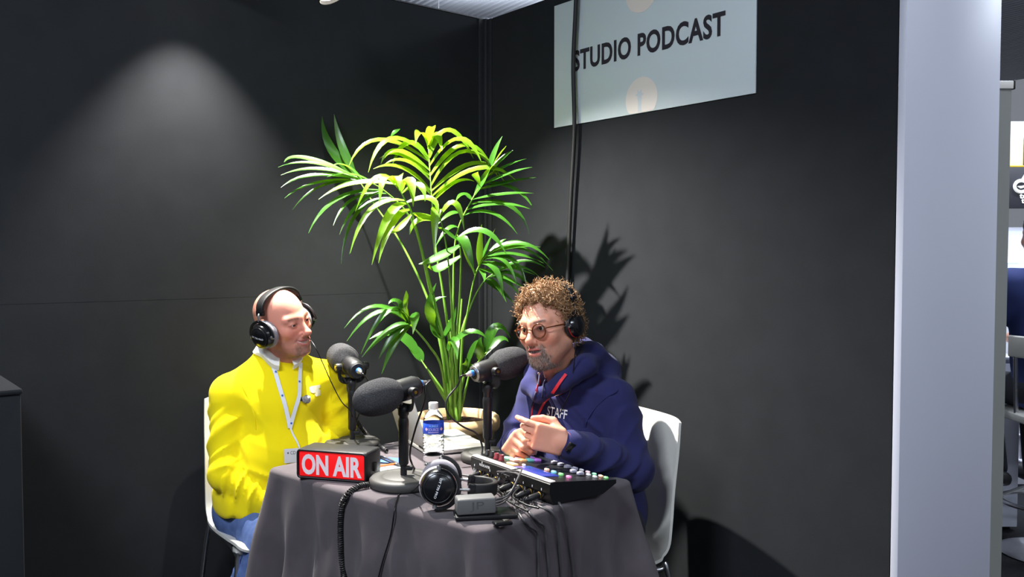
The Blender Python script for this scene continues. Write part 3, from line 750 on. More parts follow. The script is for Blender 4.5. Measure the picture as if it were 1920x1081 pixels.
padc = [('mint', srgb(150, 225, 180)), ('white', srgb(232, 225, 245)), ('rose', srgb(245, 215, 220)), ('lilac', srgb(190, 150, 235)), ('peach', srgb(245, 185, 160)), ('orange', srgb(250, 190, 130)), ('teal', srgb(110, 195, 195)), ('purple', srgb(185, 125, 230))]
for i, (n, c) in enumerate(padc):
    r_, cc = divmod(i, 4)
    obj('pad', box(.025, .022, .007, .003, 2), glow(n, c), t, world=False, M=topM(.072 + r_ * .030, .088 + cc * .027, .003))
obj('pad', box(.036, .020, .007, .003, 2), glow('orange', (0, 0, 0)), t, world=False, M=topM(.158, .040, .003))
scr = obj('screen', box(.135, .056, .004, .0015), mat('console_screen', srgb(40, 52, 120), .15, emit=(srgb(50, 70, 170), .4)), t, world=False, M=topM(.255, .052, .001))
obj('pad', box(.010, .008, .006, .002), glow('white', (0, 0, 0)), t, world=False, M=topM(.176, .068, .003))
for (x, n, c) in ((.245, 'peach', 0), (.277, 'sky', srgb(130, 205, 235)), (.309, 'green', srgb(130, 215, 130)), (.343, 'pink', srgb(240, 130, 190))):
    obj('button', box(.014, .010, .007, .002), glow(n, c or (0, 0, 0)), t, world=False, M=topM(x, .098, .003))
M_cap = mat('translucent_grey_cap', srgb(150, 148, 165), 0.3)
for i in range(6):
    x = .165 + i * .031
    obj('fader_slot', box(.003, .060, .0008), M_rubber, t, world=False, M=topM(x, .165, .0006))
    f_ = obj('fader_cap', xf(box(.013, .020, .010, .003), T(0, 0, .005)), M_cap, t, world=False, M=topM(x, .188 - .03 * (i >= 4), .001))
    obj('fader_mark', xf(box(.011, .002, .0008), T(0, 0, .0103)), M_paper2, f_, world=False, M=topM(x, .188 - .03 * (i >= 4), .001))
for i, (x, y) in enumerate([(.262, .212), (.290, .212), (.318, .212), (.346, .212), (.368, .212), (.325, .185), (.352, .185)]):
    obj('button', box(.013, .009, .006, .002), glow(['grey', 'rose', 'mint', 'peach', 'green', 'grey', 'grey'][i], (.5, .5, .55)), t, world=False, M=topM(x, y, .003))
obj('lettering', xf(fit(flat('caster'), .055, .007), T(.075, -.0006, .044) @ RX(90)), M_printw, t, world=False, smooth=0)
for i in range(9):
    x = .02 + i * .041
    j = obj('jack', lathe([(0, 0), (.0085, 0), (.0085, .004), (.006, .0045), (.0055, .001), (0, .001)], 18), M_alu if i % 3 == 0 else M_black, t, world=False, M=T(x, .0035, .020) @ RX(90 - 20))
    obj('jack_mark', xf(box(.003, .0004, .006), T(x, -.0003, .036 if i != 1 else .052)), M_printw, t, world=False)
# plugs and cables leaving the rear panel
def rear(x, out=0.0, z=.022): return MM @ Vector((x, -out, z))
def plug(name, label, x, ln, rr, m):
    t_ = thing(name, label, 'audio plug', rear(x, .006))
    obj('barrel', lathe([(0, 0), (rr * .8, 0), (rr, .003), (rr, ln * .65), (rr * .65, ln * .8), (rr * .5, ln)], 16), m, t_, M=zframe(rear(x, .004), -MY + Vector((0, 0, -.12))))
    obj('ring', lathe([(rr, .003), (rr * 1.06, .0035), (rr * 1.06, .005), (rr, .0055)], 16, cap=False), M_brass, t_, M=zframe(rear(x, .004), -MY + Vector((0, 0, -.12))))
    return rear(x, .004 + ln, .022 - .12 * ln)
xs = [.061, .102, .143, .225, .266, .307, .348]
wh = ['first from the far end', 'second from the far end', 'third from the far end', 'fourth from the far end', 'fifth from the far end', 'second from the near end', 'nearest the camera']
ends = [plug('audio_plug', 'audio plug in the mixer rear panel, ' + wh[i], x, .045 if i < 3 else .055, .0058 if i < 3 else .0085, M_black) for i, x in enumerate(xs)]
def over(pts): return pts
ed = [(957, 945), (966, 952), (972, 958), (978, 948), (985, 944), (990, 940), (1010, 935)]
hang = [((1008, 1000), (1010, 1081), 'cable hanging over the front corner, leftmost of the bundle'), ((1022, 990), (1030, 1081), 'cable hanging over the front corner, second of the bundle'), ((1045, 985), (1052, 1081), 'cable hanging over the front corner, third of the bundle'), ((1062, 975), (1076, 1081), 'cable hanging over the front edge, rightmost of the bundle')]
def drop(px, py, Y, off=.006):
    """a point just outside the cloth in front of it at this pixel"""
    o = Vector((0, 0, CAMH)); d = (at(px, py, 1) - o).normalized(); h = CB.ray_cast(o, d)
    return h[0] - d * off if h[0] is not None else at(px, py, Y)
src_ = [ends[3], ends[4], ends[5], ends[6]]
mid_ = [[(957, 925), (975, 965), (992, 985)], [(970, 930), (992, 960), (1010, 978)], [(985, 925), (1010, 948), (1035, 960)], [(1000, 915), (1030, 930), (1050, 945)]]
for (a, b, lb_), s_, md in zip(hang, src_, mid_):
    low = (b[0] + (b[0] - a[0]) * .2, 1150)
    cable('mixer_cable', 'thin grey ' + lb_, [s_] + [drop(q[0], q[1], 2.2, .011) for q in md] + [drop(a[0], a[1], 2.1, .014), drop((a[0] + b[0]) / 2, (a[1] + b[1]) / 2, 2.1, .008), drop(b[0], b[1], 2.1, .008), drop(low[0], low[1], 2.1, .010)], .0036, M_gcable)
k0 = AM @ Vector((aw / 2, .026, .021))
for i, (dx_, c_) in enumerate(((0, 'lowest'), (.008, 'middle'), (.016, 'highest'))):
    cable('adapter_cable', 'grey cable arching from the adapter up to the mixer, %s of three' % c_, [k0 + Vector((0, .0, -.008 + dx_)), at(948 + 3 * i, 938 - 6 * i, 2.20), at(968 + 2 * i, 905 - 6 * i, 2.27), at(970 + 3 * i, 888 - 5 * i, 2.34), rear(.17 + i * .012, .02, .05), rear(.18 + i * .012, .003, .04)], .0024, M_gcable)
for i, (e, pts, lb_) in enumerate([(ends[0], [(915, 893), (935, 898), (958, 893)], 'far'), (ends[1], [(900, 906), (925, 912), (950, 925)], 'middle'), (ends[2], [(930, 915), (950, 935), (975, 950)], 'near'), (rear(.19, .004), [(948, 905), (935, 918), (955, 940), (990, 958)], 'crossing'), (rear(.24, .004), [(975, 912), (962, 930), (985, 945), (1010, 952)], 'looping')]):
    cable('patch_cable', 'short black patch cable lying behind the mixer, %s one' % lb_, [e] + [tp(q[0], q[1], .004 + .005 * i) for q in pts], .0028)
# coiled headphone lead over the left front edge and the thin lead beside it
tag(obj('coiled_lead', coil([tp(692, 908, .008), tp(672, 912, .008), drop(652, 926, 2.4, .010), drop(641, 948, 2.4, .012), drop(638, 990, 2.3, .010), drop(640, 1040, 2.3, .010), drop(645, 1081, 2.3, .010), drop(650, 1130, 2.3, .012)], .0068, .0024, .0062), M_rubber), 'black coiled lead hanging over the table edge beside the ON AIR box', 'cable')
cable('headphone_lead', 'thin black lead falling over the front from the headphones', [HM @ Vector((.075, .0, -.050)), drop(770, 922, 2.3, .008), drop(750, 925, 2.3, .006), drop(741, 950, 2.3, .008), drop(733, 1000, 2.2, .008), drop(718, 1050, 2.2, .008), drop(710, 1081, 2.2, .008), drop(702, 1120, 2.2, .01)], .0022)
tag(obj('coiled_lead', coil([at(668, 788, 3.0), at(676, 800, 3.02), at(690, 816, 3.03), tp(706, 830, .012), tp(725, 845, .008)], .0060, .0020, .0056), M_rubber), 'black coiled lead behind the microphone of the man in yellow', 'cable')
cable('table_cable', 'grey cable running from the left microphone base towards the bottle', [tp(668, 846, .036), tp(700, 852, .022), tp(722, 857, .006), tp(745, 868, .006), tp(775, 880, .005), tp(800, 887, .005), tp(850, 888, .005), tp(880, 892, .006)], .0034, M_gcable)

# ================================================================== potted palm
M_pot = mat('terracotta_beige', srgb(205, 172, 126), 0.6, var=(12, .12), bump=(60, .2, .002))
M_soil = mat('dark_soil', srgb(62, 40, 28), 0.95, var=(50, .5), bump=(90, 1.0, .01))
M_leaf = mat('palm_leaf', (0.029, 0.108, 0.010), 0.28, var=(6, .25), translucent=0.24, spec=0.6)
M_leaf_lit = mat('palm_leaf_lit', (0.085, 0.19, 0.008), 0.28, var=(6, .2), translucent=0.42, spec=0.6, tcol=(.46, .68, .010))  # paler copy of the palm leaf: lamp light put into the colour
M_stem = mat('palm_stem', (0.14, 0.30, 0.035), 0.45, var=(10, .2))
PY = 3.40; pr = at(854, 776, PY); PR = .176; PH = .30
pz0 = pr.z - PH
pl = thing('plinth', 'black plinth carrying the potted palm in the corner', 'plinth', Vector((pr.x, pr.y, 0)))
obj('body', xf(box(.34, .34, pz0 - .012, .004), T(pr.x, pr.y, (pz0 - .012) / 2) @ RZ(51)), MW, pl); obj('top', xf(box(.35, .35, .012, .003), T(pr.x, pr.y, pz0 - .006) @ RZ(51)), M_blackmat, pl)
palm = thing('potted_palm', 'tall green palm in a beige terracotta pot in the corner', 'plant', Vector((pr.x, pr.y, pz0)))
pot = obj('pot', lathe([(0, 0), (.105, 0), (.112, .004), (.140, .17), (.150, .215), (.158, .235), (.170, .243), (PR, .252), (PR + .002, .275), (PR - .004, .292), (PR - .012, .298), (PR - .020, .294), (PR - .026, .270), (.135, .20), (0, .20)], 56), M_pot, palm, M=T(pr.x, pr.y, pz0))
obj('soil', lathe([(.146, .262), (.12, .270), (.06, .278), (0, .28)], 32, cap=False), M_soil, palm, M=T(pr.x, pr.y, pz0))
root = Vector((pr.x - .005, pr.y, pr.z - .03))
rnd = random.Random(11)
def leaflet(parent, p, d, L_, wmax, droop, nrm, twist=0.0):
    ns = 9; V, F = [], []; pos = Vector(p); d = Vector(d).normalized(); st = L_ / ns
    pts = [pos.copy()]; dirs = [d.copy()]
    for i in range(ns):
        pos = pos + d * st; pts.append(pos.copy()); u = (i + 1) / ns
        d = (d + Vector((0, 0, -1)) * (droop * (.06 + .42 * u * u))).normalized(); dirs.append(d.copy())
    for i, (q, dd) in enumerate(zip(pts, dirs)):
        u = i / ns; wd_ = wmax * (0.35 + .65 * min(1, u / .22)) * (1 - max(0, (u - .42) / .58) ** 1.7); wd_ = max(wd_, .0006)
        sd = dd.cross(nrm)
        if sd.length < 1e-3: sd = dd.orthogonal()
        sd.normalize(); n2 = sd.cross(dd).normalized()
        V += [tuple(q + sd * wd_ + n2 * wd_ * .30), tuple(q), tuple(q - sd * wd_ + n2 * wd_ * .30)]
    for i in range(ns):
        for k in (0, 1): F.append((i * 3 + k, i * 3 + k + 1, i * 3 + k + 4, i * 3 + k + 3))
    obj('leaflet', (np.array(V), F), M_leaf, parent, smooth=180)
def blade(parent, base, peak, tip, wmax, m=None):
    """one long leaflet: an arched curve from its foot on the frond over a peak to its tip"""
    ns = 10; c = peak * 2 - (base + tip) * .5; V, F = [], []
    nrm0 = Vector((rnd.uniform(-.25, .25), -.62, .78)).normalized()
    for i in range(ns + 1):
        u = i / ns; q = base * (1 - u) ** 2 + c * (2 * u * (1 - u)) + tip * u * u; dd = ((c - base) * (1 - u) + (tip - c) * u).normalized()
        wd_ = wmax * (0.30 + .70 * min(1, u / .25)) * (1 - max(0, (u - .40) / .60) ** 1.6); wd_ = max(wd_, .0006)
        sd = dd.cross(nrm0); sd = sd.normalized() if sd.length > .05 else dd.orthogonal().normalized(); n2 = sd.cross(dd).normalized()
        V += [tuple(q + sd * wd_ + n2 * wd_ * .28), tuple(q), tuple(q - sd * wd_ + n2 * wd_ * .28)]
    for i in range(ns):
        for k in (0, 1): F.append((i * 3 + k, i * 3 + k + 1, i * 3 + k + 4, i * 3 + k + 3))
    obj('leaflet', (np.array(V), F), m or M_leaf, parent, smooth=180)
def za(x, y, Y): return at(520 + x / 3.004, 200 + y / 3.003, Y)
def zb(x, y, Y): return at(620 + x / 3.18, 480 + y / 3.18, Y)
def frond2(stem, leaves, z, Yb, Yt, w_=.0105, r=.0058, m_=None):
    P = smooth_path([root + Vector((rnd.uniform(-.03, .03), rnd.uniform(-.03, .03), 0))] + [at(*q) for q in stem], 7); m = len(P)
    f = obj('frond', sweep(P, circ(r, 7), scale=[1.15 - .85 * i / (m - 1) for i in range(m)]), M_stem, palm, smooth=180)
    for q in leaves:
        (bx, by), (px, py), (tx, ty) = q[:3]; k = q[3] if len(q) > 3 else 1.0
        yt = Yt + rnd.uniform(-.05, .05); foot = z(bx, by, Yb); near = min(P, key=lambda p: (p - foot).length)   # sit the foot on the stem
        if (near - foot).length < .10: foot = near
        k = k if k < 1.5 else 1.5 + (k - 1.5) * .3
        blade(f, foot, z(px, py, (foot.y + yt) / 2 + rnd.uniform(-.02, .02)), z(tx, ty, yt), w_ * 1.3 * k * rnd.uniform(.9, 1.12), m_)
    return f
# upright middle frond
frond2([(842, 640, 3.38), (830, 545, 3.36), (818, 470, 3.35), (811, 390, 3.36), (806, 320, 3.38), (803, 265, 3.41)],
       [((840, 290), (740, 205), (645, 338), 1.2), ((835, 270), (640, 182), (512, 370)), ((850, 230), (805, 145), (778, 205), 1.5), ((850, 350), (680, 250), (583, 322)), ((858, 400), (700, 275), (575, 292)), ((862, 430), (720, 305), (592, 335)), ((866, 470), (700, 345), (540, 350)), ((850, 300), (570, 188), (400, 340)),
        ((868, 520), (780, 430), (640, 430)), ((858, 230), (895, 160), (928, 250), 1.5), ((860, 200), (868, 125), (872, 122), 1.3), ((860, 270), (965, 135), (1105, 292), 1.15), ((862, 330), (1020, 185), (1150, 312), 1.2), ((865, 380), (1050, 218), (1205, 330), 1.2), ((870, 440), (1070, 252), (1290, 440), 1.1), ((880, 480), (1100, 322), (1245, 395), 1.2), ((890, 510), (1130, 350), (1342, 412), 1.1), ((880, 540), (1000, 430), (1110, 420), 1.1)], za, 3.37, 3.30, .0112, m_=M_leaf_lit)
# long left frond
frond2([(828, 640, 3.37), (806, 545, 3.33), (775, 420, 3.28), (720, 357, 3.22), (663, 330, 3.17)],
       [((430, 385), (200, 318), (5, 340)), ((450, 395), (220, 350), (20, 385)), ((470, 405), (200, 388), (20, 455)), ((500, 420), (230, 428), (40, 515)), ((530, 440), (270, 440), (85, 580)), ((520, 410), (400, 430), (235, 520)), ((600, 500), (340, 520), (175, 712)), ((620, 500), (430, 520), (315, 668)), ((640, 540), (450, 600), (360, 882)), ((660, 555), (520, 590), (405, 830)), ((600, 490), (450, 560), (350, 720)), ((400, 375), (160, 292), (38, 312), 1.5), ((470, 400), (380, 330), (300, 340)), ((560, 455), (420, 380), (280, 395))], za, 3.20, 3.08, .0086)
# frond bending towards the camera
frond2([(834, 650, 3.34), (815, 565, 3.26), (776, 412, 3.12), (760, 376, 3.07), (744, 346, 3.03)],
       [((680, 440), (560, 402), (440, 588), 1.1), ((690, 440), (612, 398), (575, 552), 1.5), ((690, 450), (684, 388), (690, 472), 1.5), ((700, 460), (745, 420), (765, 562), 1.5), ((720, 480), (800, 445), (832, 532), 1.3), ((720, 600), (625, 620), (532, 890), 1.2), ((730, 620), (645, 660), (570, 880), 1.2), ((690, 560), (530, 580), (410, 825), 1.1), ((650, 430), (430, 432), (232, 522)), ((735, 640), (680, 690), (630, 710)), ((740, 560), (860, 520), (905, 600), 1.3)], za, 3.06, 2.98, .0100, m_=M_leaf_lit)
# right hand frond
frond2([(852, 640, 3.38), (850, 550, 3.36), (856, 440, 3.34), (890, 365, 3.31), (920, 315, 3.29)],
       [((1190, 370), (1225, 255), (1268, 165)), ((1180, 400), (1240, 290), (1290, 220)), ((1190, 390), (1265, 295), (1327, 245)), ((1180, 420), (1290, 335), (1402, 293)), ((1160, 460), (1300, 378), (1437, 340)), ((1150, 480), (1300, 425), (1457, 398)), ((1120, 560), (1280, 492), (1445, 487)), ((1090, 600), (1250, 548), (1427, 576)), ((1170, 440), (1330, 462), (1440, 572)), ((1080, 640), (1210, 600), (1352, 716)), ((1110, 590), (1300, 555), (1422, 716)), ((1150, 470), (1115, 400), (1132, 365), 1.4), ((1100, 540), (1045, 495), (1005, 532), 1.2), ((1060, 620), (985, 600), (905, 660), 1.2), ((1130, 510), (1180, 380), (1215, 330), 1.4), ((1040, 700), (960, 690), (890, 790), 1.2)], za, 3.30, 3.24, .0090)
# lower right frond
frond2([(866, 650, 3.36), (876, 590, 3.33), (890, 520, 3.29), (905, 487, 3.26), (920, 472, 3.24)],
       [((1200, 830), (1380, 800), (1552, 922)), ((1190, 840), (1370, 770), (1532, 862)), ((1190, 830), (1350, 762), (1502, 832)), ((1190, 840), (1330, 790), (1482, 790)), ((1170, 870), (1320, 860), (1402, 1000)), ((1160, 880), (1280, 870), (1352, 1022)), ((1140, 900), (1230, 920), (1272, 1072), 1.3), ((1130, 900), (1140, 780), (1152, 660), 1.2), ((1150, 890), (1190, 770), (1228, 685)), ((1180, 850), (1250, 770), (1290, 745)), ((1120, 920), (1160, 940), (1165, 985)), ((1150, 890), (1300, 900), (1450, 945)), ((1130, 920), (1280, 960), (1420, 1040)), ((1100, 960), (1060, 840), (1030, 760), 1.2), ((1170, 860), (1330, 830), (1500, 880))], za, 3.25, 3.20, .0082)
# its fellow behind the curly haired man
frond2([(862, 640, 3.44), (884, 570, 3.48), (905, 530, 3.50), (925, 512, 3.50)],
       [((1210, 940), (1350, 900), (1480, 960)), ((1200, 950), (1330, 940), (1440, 1030)), ((1190, 960), (1290, 980), (1380, 1080)), ((1200, 940), (1370, 870), (1510, 905)), ((1180, 970), (1230, 1000), (1290, 1100)), ((1160, 980), (1250, 1030), (1340, 1110))], za, 3.50, 3.44, .0082)
# hanging leaves in the middle
frond2([(848, 640, 3.32), (846, 560, 3.22), (838, 470, 3.12), (825, 405, 3.06)], [((830, 570), (892, 600), (885, 842), 1.3), ((910, 530), (1000, 545), (1052, 692), 1.1), ((860, 640), (800, 620), (770, 600), 1.6), ((840, 640), (800, 640), (745, 720), 1.2)], za, 3.08, 3.00, .0108, m_=M_leaf_lit)
frond2([(856, 640, 3.32), (862, 560, 3.24), (864, 480, 3.16), (858, 440, 3.12)], [((1010, 740), (1060, 775), (1112, 952), 1.2), ((1040, 720), (1165, 702), (1292, 832), 1.1), ((960, 800), (890, 860), (795, 885), 1.7), ((950, 860), (890, 920), (860, 880), 2.0), ((980, 760), (930, 700), (915, 680), 1.4)], za, 3.13, 3.06, .0108)
frond2([(815, 600, 3.40), (760, 470, 3.42), (700, 380, 3.44), (668, 330, 3.45)], [((400, 380), (305, 240), (252, 52), 1.5), ((440, 390), (365, 225), (320, 42), 1.5), ((640, 165), (668, 140), (692, 124), .9)], za, 3.45, 3.45, .0092)
# low left frond and the small inner leaves
frond2([(828, 690, 3.32), (806, 650, 3.22), (783, 622, 3.14), (765, 605, 3.08)],
       [((440, 380), (270, 300), (80, 430)), ((450, 400), (285, 335), (95, 508)), ((450, 360), (340, 330), (180, 582), 1.1), ((470, 440), (350, 445), (186, 602), 1.1), ((470, 450), (390, 455), (286, 612), 1.2), ((480, 440), (400, 480), (303, 702), 1.4), ((440, 370), (500, 365), (490, 465), 1.6), ((480, 380), (455, 290), (450, 205), 1.9), ((470, 400), (400, 280), (345, 285), 1.4), ((500, 460), (470, 370), (360, 270), 1.2)], zb, 3.08, 2.99, .0100)
frond2([(842, 700, 3.36), (836, 660, 3.34), (828, 630, 3.32), (822, 610, 3.30)], [((660, 510), (620, 430), (612, 320), 2.0), ((690, 500), (725, 400), (748, 300), 1.9), ((560, 500), (590, 330), (630, 160), 1.8), ((540, 470), (600, 300), (690, 240), 1.5)], zb, 3.30, 3.28, .0100)
frond2([(850, 720, 3.36), (848, 690, 3.32), (840, 655, 3.26)], [((740, 490), (830, 452), (942, 502), 1.2), ((690, 520), (735, 505), (755, 615), 1.6)], zb, 3.24, 3.18, .0110)
frond2([(872, 700, 3.38), (895, 680, 3.36), (912, 660, 3.34)], [((930, 590), (985, 425), (1072, 490), 1.5), ((900, 620), (890, 540), (900, 480), 1.8), ((800, 700), (850, 560), (880, 500), 1.6), ((930, 600), (1000, 500), (1060, 510), 1.2), ((800, 720), (810, 640), (800, 610), 1.4)], zb, 3.36, 3.34, .0105)
frond2([(822, 720, 3.40), (800, 690, 3.42), (780, 660, 3.44)], [((530, 620), (400, 470), (230, 495), 2.2), ((540, 640), (500, 560), (420, 480), 1.6)], zb, 3.44, 3.42, .0110)
for q in ((800, 690, 3.36), (880, 700, 3.40), (842, 600, 3.44), (866, 560, 3.44)):
    obj('stem', tube([root + Vector((rnd.uniform(-.03, .03), rnd.uniform(-.03, .03), 0)), at(*q)], .0058, 8, 2, taper=lambda u: 1.1 - .5 * u), M_stem, palm)
# ================================================================== people
def head_matrix(c, yaw, pitch, roll):
    """yaw: 0 faces the camera side (-Y), + turns the face to +X; pitch + looks down; roll + leans the crown to -X of the head"""
    return T(c) @ RZ(yaw + 180) @ RX(-pitch) @ RY(roll)
def head_sdf(P, neck_end, neck_r, o):
    """head frame: X side, Y face, Z up; o: options"""
    X = P.copy(); X[:, 0] = np.abs(X[:, 0])      # mirrored copy for paired features
    wide = o.get('wide', 1.0); fat = o.get('fat', 0.0); smile = o.get('smile', 0.0); opn = o.get('open', 0.0)
    d = ell(P, (0, -.016, .036), (.076 * wide, .097, .086))
    d = smin(d, ell(P, (0, .024, -.028), (.063 * wide + fat, .066, .088)), .03)
    d = smin(d, rc(X, (.047 * wide + fat, -.004, -.056), (.018, .064, -.099), .022, .0195), .028)
    d = smin(d, ell(X, (.038 * wide, .060, -.024 + .005 * smile), (.024 + fat * .5, .021, .021)), .022)
    d = smin(d, rc(X, (0, .083, .022), (.046, .064, .025), .0105, .011), .016)
    d = smax(d, -ell(X, (.033, .097, .003), (.018, .014, .0125)), .012)
    e = ell(X, (.0325, .0735, .005), (.0152, .0145, .0135))
    d = smin(d, e, .005)
    slit = ell(X, (.0325, .090, .0045), (.0132, .013, .0044 * o.get('eye', 1.0)))
    d = smax(d, -slit, .0022)
    # nose
    d = smin(d, rc(P, (0, .083, .012), (0, .1085, -.028), .0075, .0112), .013)
    d = smin(d, ell(P, (0, .1075, -.031), (.0140, .0150, .0128)), .006)
    d = smin(d, ell(X, (.0140, .096, -.035), (.0090, .0110, .0085)), .006)
    d = smax(d, -ell(X, (.0058, .104, -.0435), (.0038, .006, .0045)), .003)
    # mouth mound, lips
    d = smin(d, ell(P, (0, .064, -.064), (.034, .031, .030)), .022)
    zc = -.0645; mw = .0245 + .0075 * smile; cz = .0105 * smile
    up0 = (0, .0945, zc + .0055 + opn * .25); up1 = (mw * .55, .0905, zc + .0055 + cz * .35 + opn * .15); up2 = (mw, .0800, zc + cz)
    lo0 = (0, .0925, zc - .0068 - opn); lo1 = (mw * .55, .0885, zc - .0052 + cz * .4 - opn * .7); lo2 = (mw, .0800, zc + cz)
    d = smin(d, chain(X, [up0, up1, up2], [.0052, .0046, .0025], .004), .0045)
    d = smin(d, chain(X, [lo0, lo1, lo2], [.0064, .0056, .0025], .004), .0050)
    d = smax(d, -chain(X, [(0, .0975, zc - opn * .45), (mw * .5, .0945, zc + cz * .25 - opn * .34), (mw * .8, .0885, zc + cz * .64 - opn * .12), (mw + .003, .0830, zc + cz * 1.1)], [.0022 + opn * .62, .0022 + opn * .48, .0020 + opn * .2, .0012], .003), .0016)
    d = smin(d, ell(P, (0, .073, -.101), (.022, .021, .019)), .016)
    # nasolabial crease
    d = smax(d, -rc(X, (.018, .098, -.034), (.034 + .006 * smile, .080, -.060), .0022 + .0016 * smile, .0020 + .0014 * smile), .006)
    # ears
    ear = smax(ell(X, (.079 * wide, -.014, .002), (.010, .020, .032)), -ell(X, (.090 * wide, -.010, .004), (.008, .012, .021)), .004)
    d = smin(d, ear, .008)
    # neck
    d = smin(d, rc(P, (0, -.022, -.040), neck_end, neck_r, neck_r * 1.05), .030)
    d = smin(d, rc(P, (0, .03, -.10), (neck_end[0], neck_end[1] + .03, neck_end[2]), neck_r * .45 + fat, neck_r * .6), .03)
    return d
def lerp3(a, b, m): return a + (np.asarray(b, np.float32) - a) * m[:, None]
def sstep(x, a, b): t = np.clip((x - a) / (b - a), 0, 1); return t * t * (3 - 2 * t)
def face_colour(V, o):
    n = len(V); skin = np.array(o['skin'], np.float32); C = np.repeat(skin[None], n, 0); X = np.abs(V[:, 0]); Y, Z = V[:, 1], V[:, 2]
    noise = wob(V.astype(np.float32), 240); noise2 = wob(V.astype(np.float32), 520)
    C = lerp3(C, skin * np.array([1.02, .74, .70]), np.exp(-(((X - .042) / .024) ** 2 + ((Y - .07) / .035) ** 2 + ((Z + .028) / .022) ** 2)) * .75)
    C = lerp3(C, skin * np.array([1.0, .70, .66]), np.exp(-((X / .014) ** 2 + ((Y - .108) / .02) ** 2 + ((Z + .03) / .014) ** 2)) * .7)
    C = lerp3(C, skin * np.array([.62, .42, .40]), np.exp(-(((X - .032) / .020) ** 2 + ((Z - .004) / .010) ** 2)) * (Y > .06) * .45)
    # beard area
    bz = sstep(-Z, .035, .058) * sstep(Y, -.02, .02) * (1 - sstep(-Z, .118, .135))
    gp = np.exp(-(np.maximum(X - .024, 0) / .016) ** 2)
    mou = np.exp(-(((Z + .051 + .10 * np.maximum(X - .008, 0) * 1.0) / .0072) ** 2)) * (X < .032) * (Y > .07)
    chin = sstep(-Z, .074, .086) * gp * sstep(Y, .03, .06)
    side = bz * (1 - np.exp(-(np.maximum(X - .012, 0) / .02) ** 2) * (Z > -.078))
    m = np.clip(side * o['side'] + chin * o['goatee'] + mou * o['moust'] + gp * bz * (np.abs(X - .030) < .008) * o['goatee'] * .8, 0, 1)
    m = np.clip(m * (.85 + .35 * noise2 + .15 * noise), 0, .93)
    bc = np.array(o['beard'], np.float32)[None] * (1 + .35 * noise2)[:, None]; C = C + (bc - C) * m[:, None]
    # lips
    zc = -.0645; sm = o.get('smile', 0); op = o.get('open', 0); mw = .0245 + .0075 * sm; q = np.clip(X / mw, 0, 1.2)
    zl = zc + .0105 * sm * q ** 2 - op * .45 * (1 - q ** 2); prof = np.sqrt(np.clip(1 - q ** 2, 0, 1))
    lip = np.exp(-(((Z - zl) / (.0030 + (.0072 + op * .9) * prof)) ** 2) ** 3) * (X < mw + .001) * sstep(Y, .072, .078)
    C = lerp3(C, o['lip'], np.clip(lip, 0, 1) * .9)
    inner = np.exp(-(((Z - zl) / (.0009 + (.0009 + op * .62) * prof)) ** 2) ** 3) * (X < mw) * (Y > .07)
    C = lerp3(C, o.get('inner', (.06, .015, .015)), np.clip(inner, 0, 1) * .92)
    cor = np.exp(-(((X - mw) / .0035) ** 2 + ((Z - zc - .0105 * sm) / .0035) ** 2)) * (Y > .06); C = lerp3(C, skin * np.array([.42, .28, .26]), cor * .8)  # mouth corners darkened: shade of the crease put into the skin colour
    ed = np.sqrt(((X - .0325) / .0140) ** 2 + ((Z - .0045) / (.0052 * o.get('eye', 1.0) + .0006)) ** 2); C = lerp3(C, skin * np.array([.30, .20, .18]), np.exp(-((ed - 1.0) / .28) ** 2) * (Y > .065) * np.where(Z > .0045, .75, .35))
    # brows
    bl = np.exp(-(((Z - .0265 - .10 * np.minimum(X - .03, .0)) / .0046) ** 2)) * sstep(X, .010, .016) * (1 - sstep(X, .046, .054)) * (Y > .05)
    C = lerp3(C, o['brow'], np.clip(bl * o['browk'] * (.9 + .3 * noise2), 0, .9))
    # cropped hair tone on the skull
    if o.get('crop'):
        hz = np.maximum(sstep(-Y, .045, .085), sstep(-Y, -.01, .02) * (1 - sstep(Z, .045, .075))) * sstep(Z, -.075, -.05)
        C = lerp3(C, o['crop'], np.clip(hz * (.5 + .25 * noise2), 0, .7))
    return C
M_skin = mat('skin', (.7, .4, .3), 0.42, vcol=True, bump=(420, .12, .0015), sss=0.12, spec=0.4)
M_eye = mat('eye_white', srgb(225, 215, 208), 0.15); M_iris = mat('iris', srgb(62, 48, 38), 0.15); M_teeth = mat('teeth', srgb(225, 215, 200), 0.3)
def build_head(HMx, neck_world, neck_r, o, res=.0023):
    ne = np.array(HMx.inverted() @ Vector(neck_world), np.float32)
    lo = np.minimum((-.105, -.13, -.13), ne - .08); hi = np.maximum((.105, .13, .135), ne + .08)
    V, F = relax(sdf_mesh(lambda P: head_sdf(P, ne, neck_r, o), lo, hi, res), 1, .4)
    return V, F, face_colour(V.astype(np.float32), o)
def eyes(parent, HMx, gaze=(0, 1, 0)):
    for s in (-1, 1):
        c = Vector((s * .0325, .0735, .0048))
        e = obj('eye', lathe([(.0128 * math.sin(math.pi * k / 14), -.0128 * math.cos(math.pi * k / 14)) for k in range(15)], 20), M_eye, parent, M=HMx @ zframe(c, gaze))
        obj('iris', lathe([(.0062, .01128), (.0058, .01165), (.003, .0129), (0, .0131)], 18, cap=False), M_iris, e, M=HMx @ zframe(c, gaze))
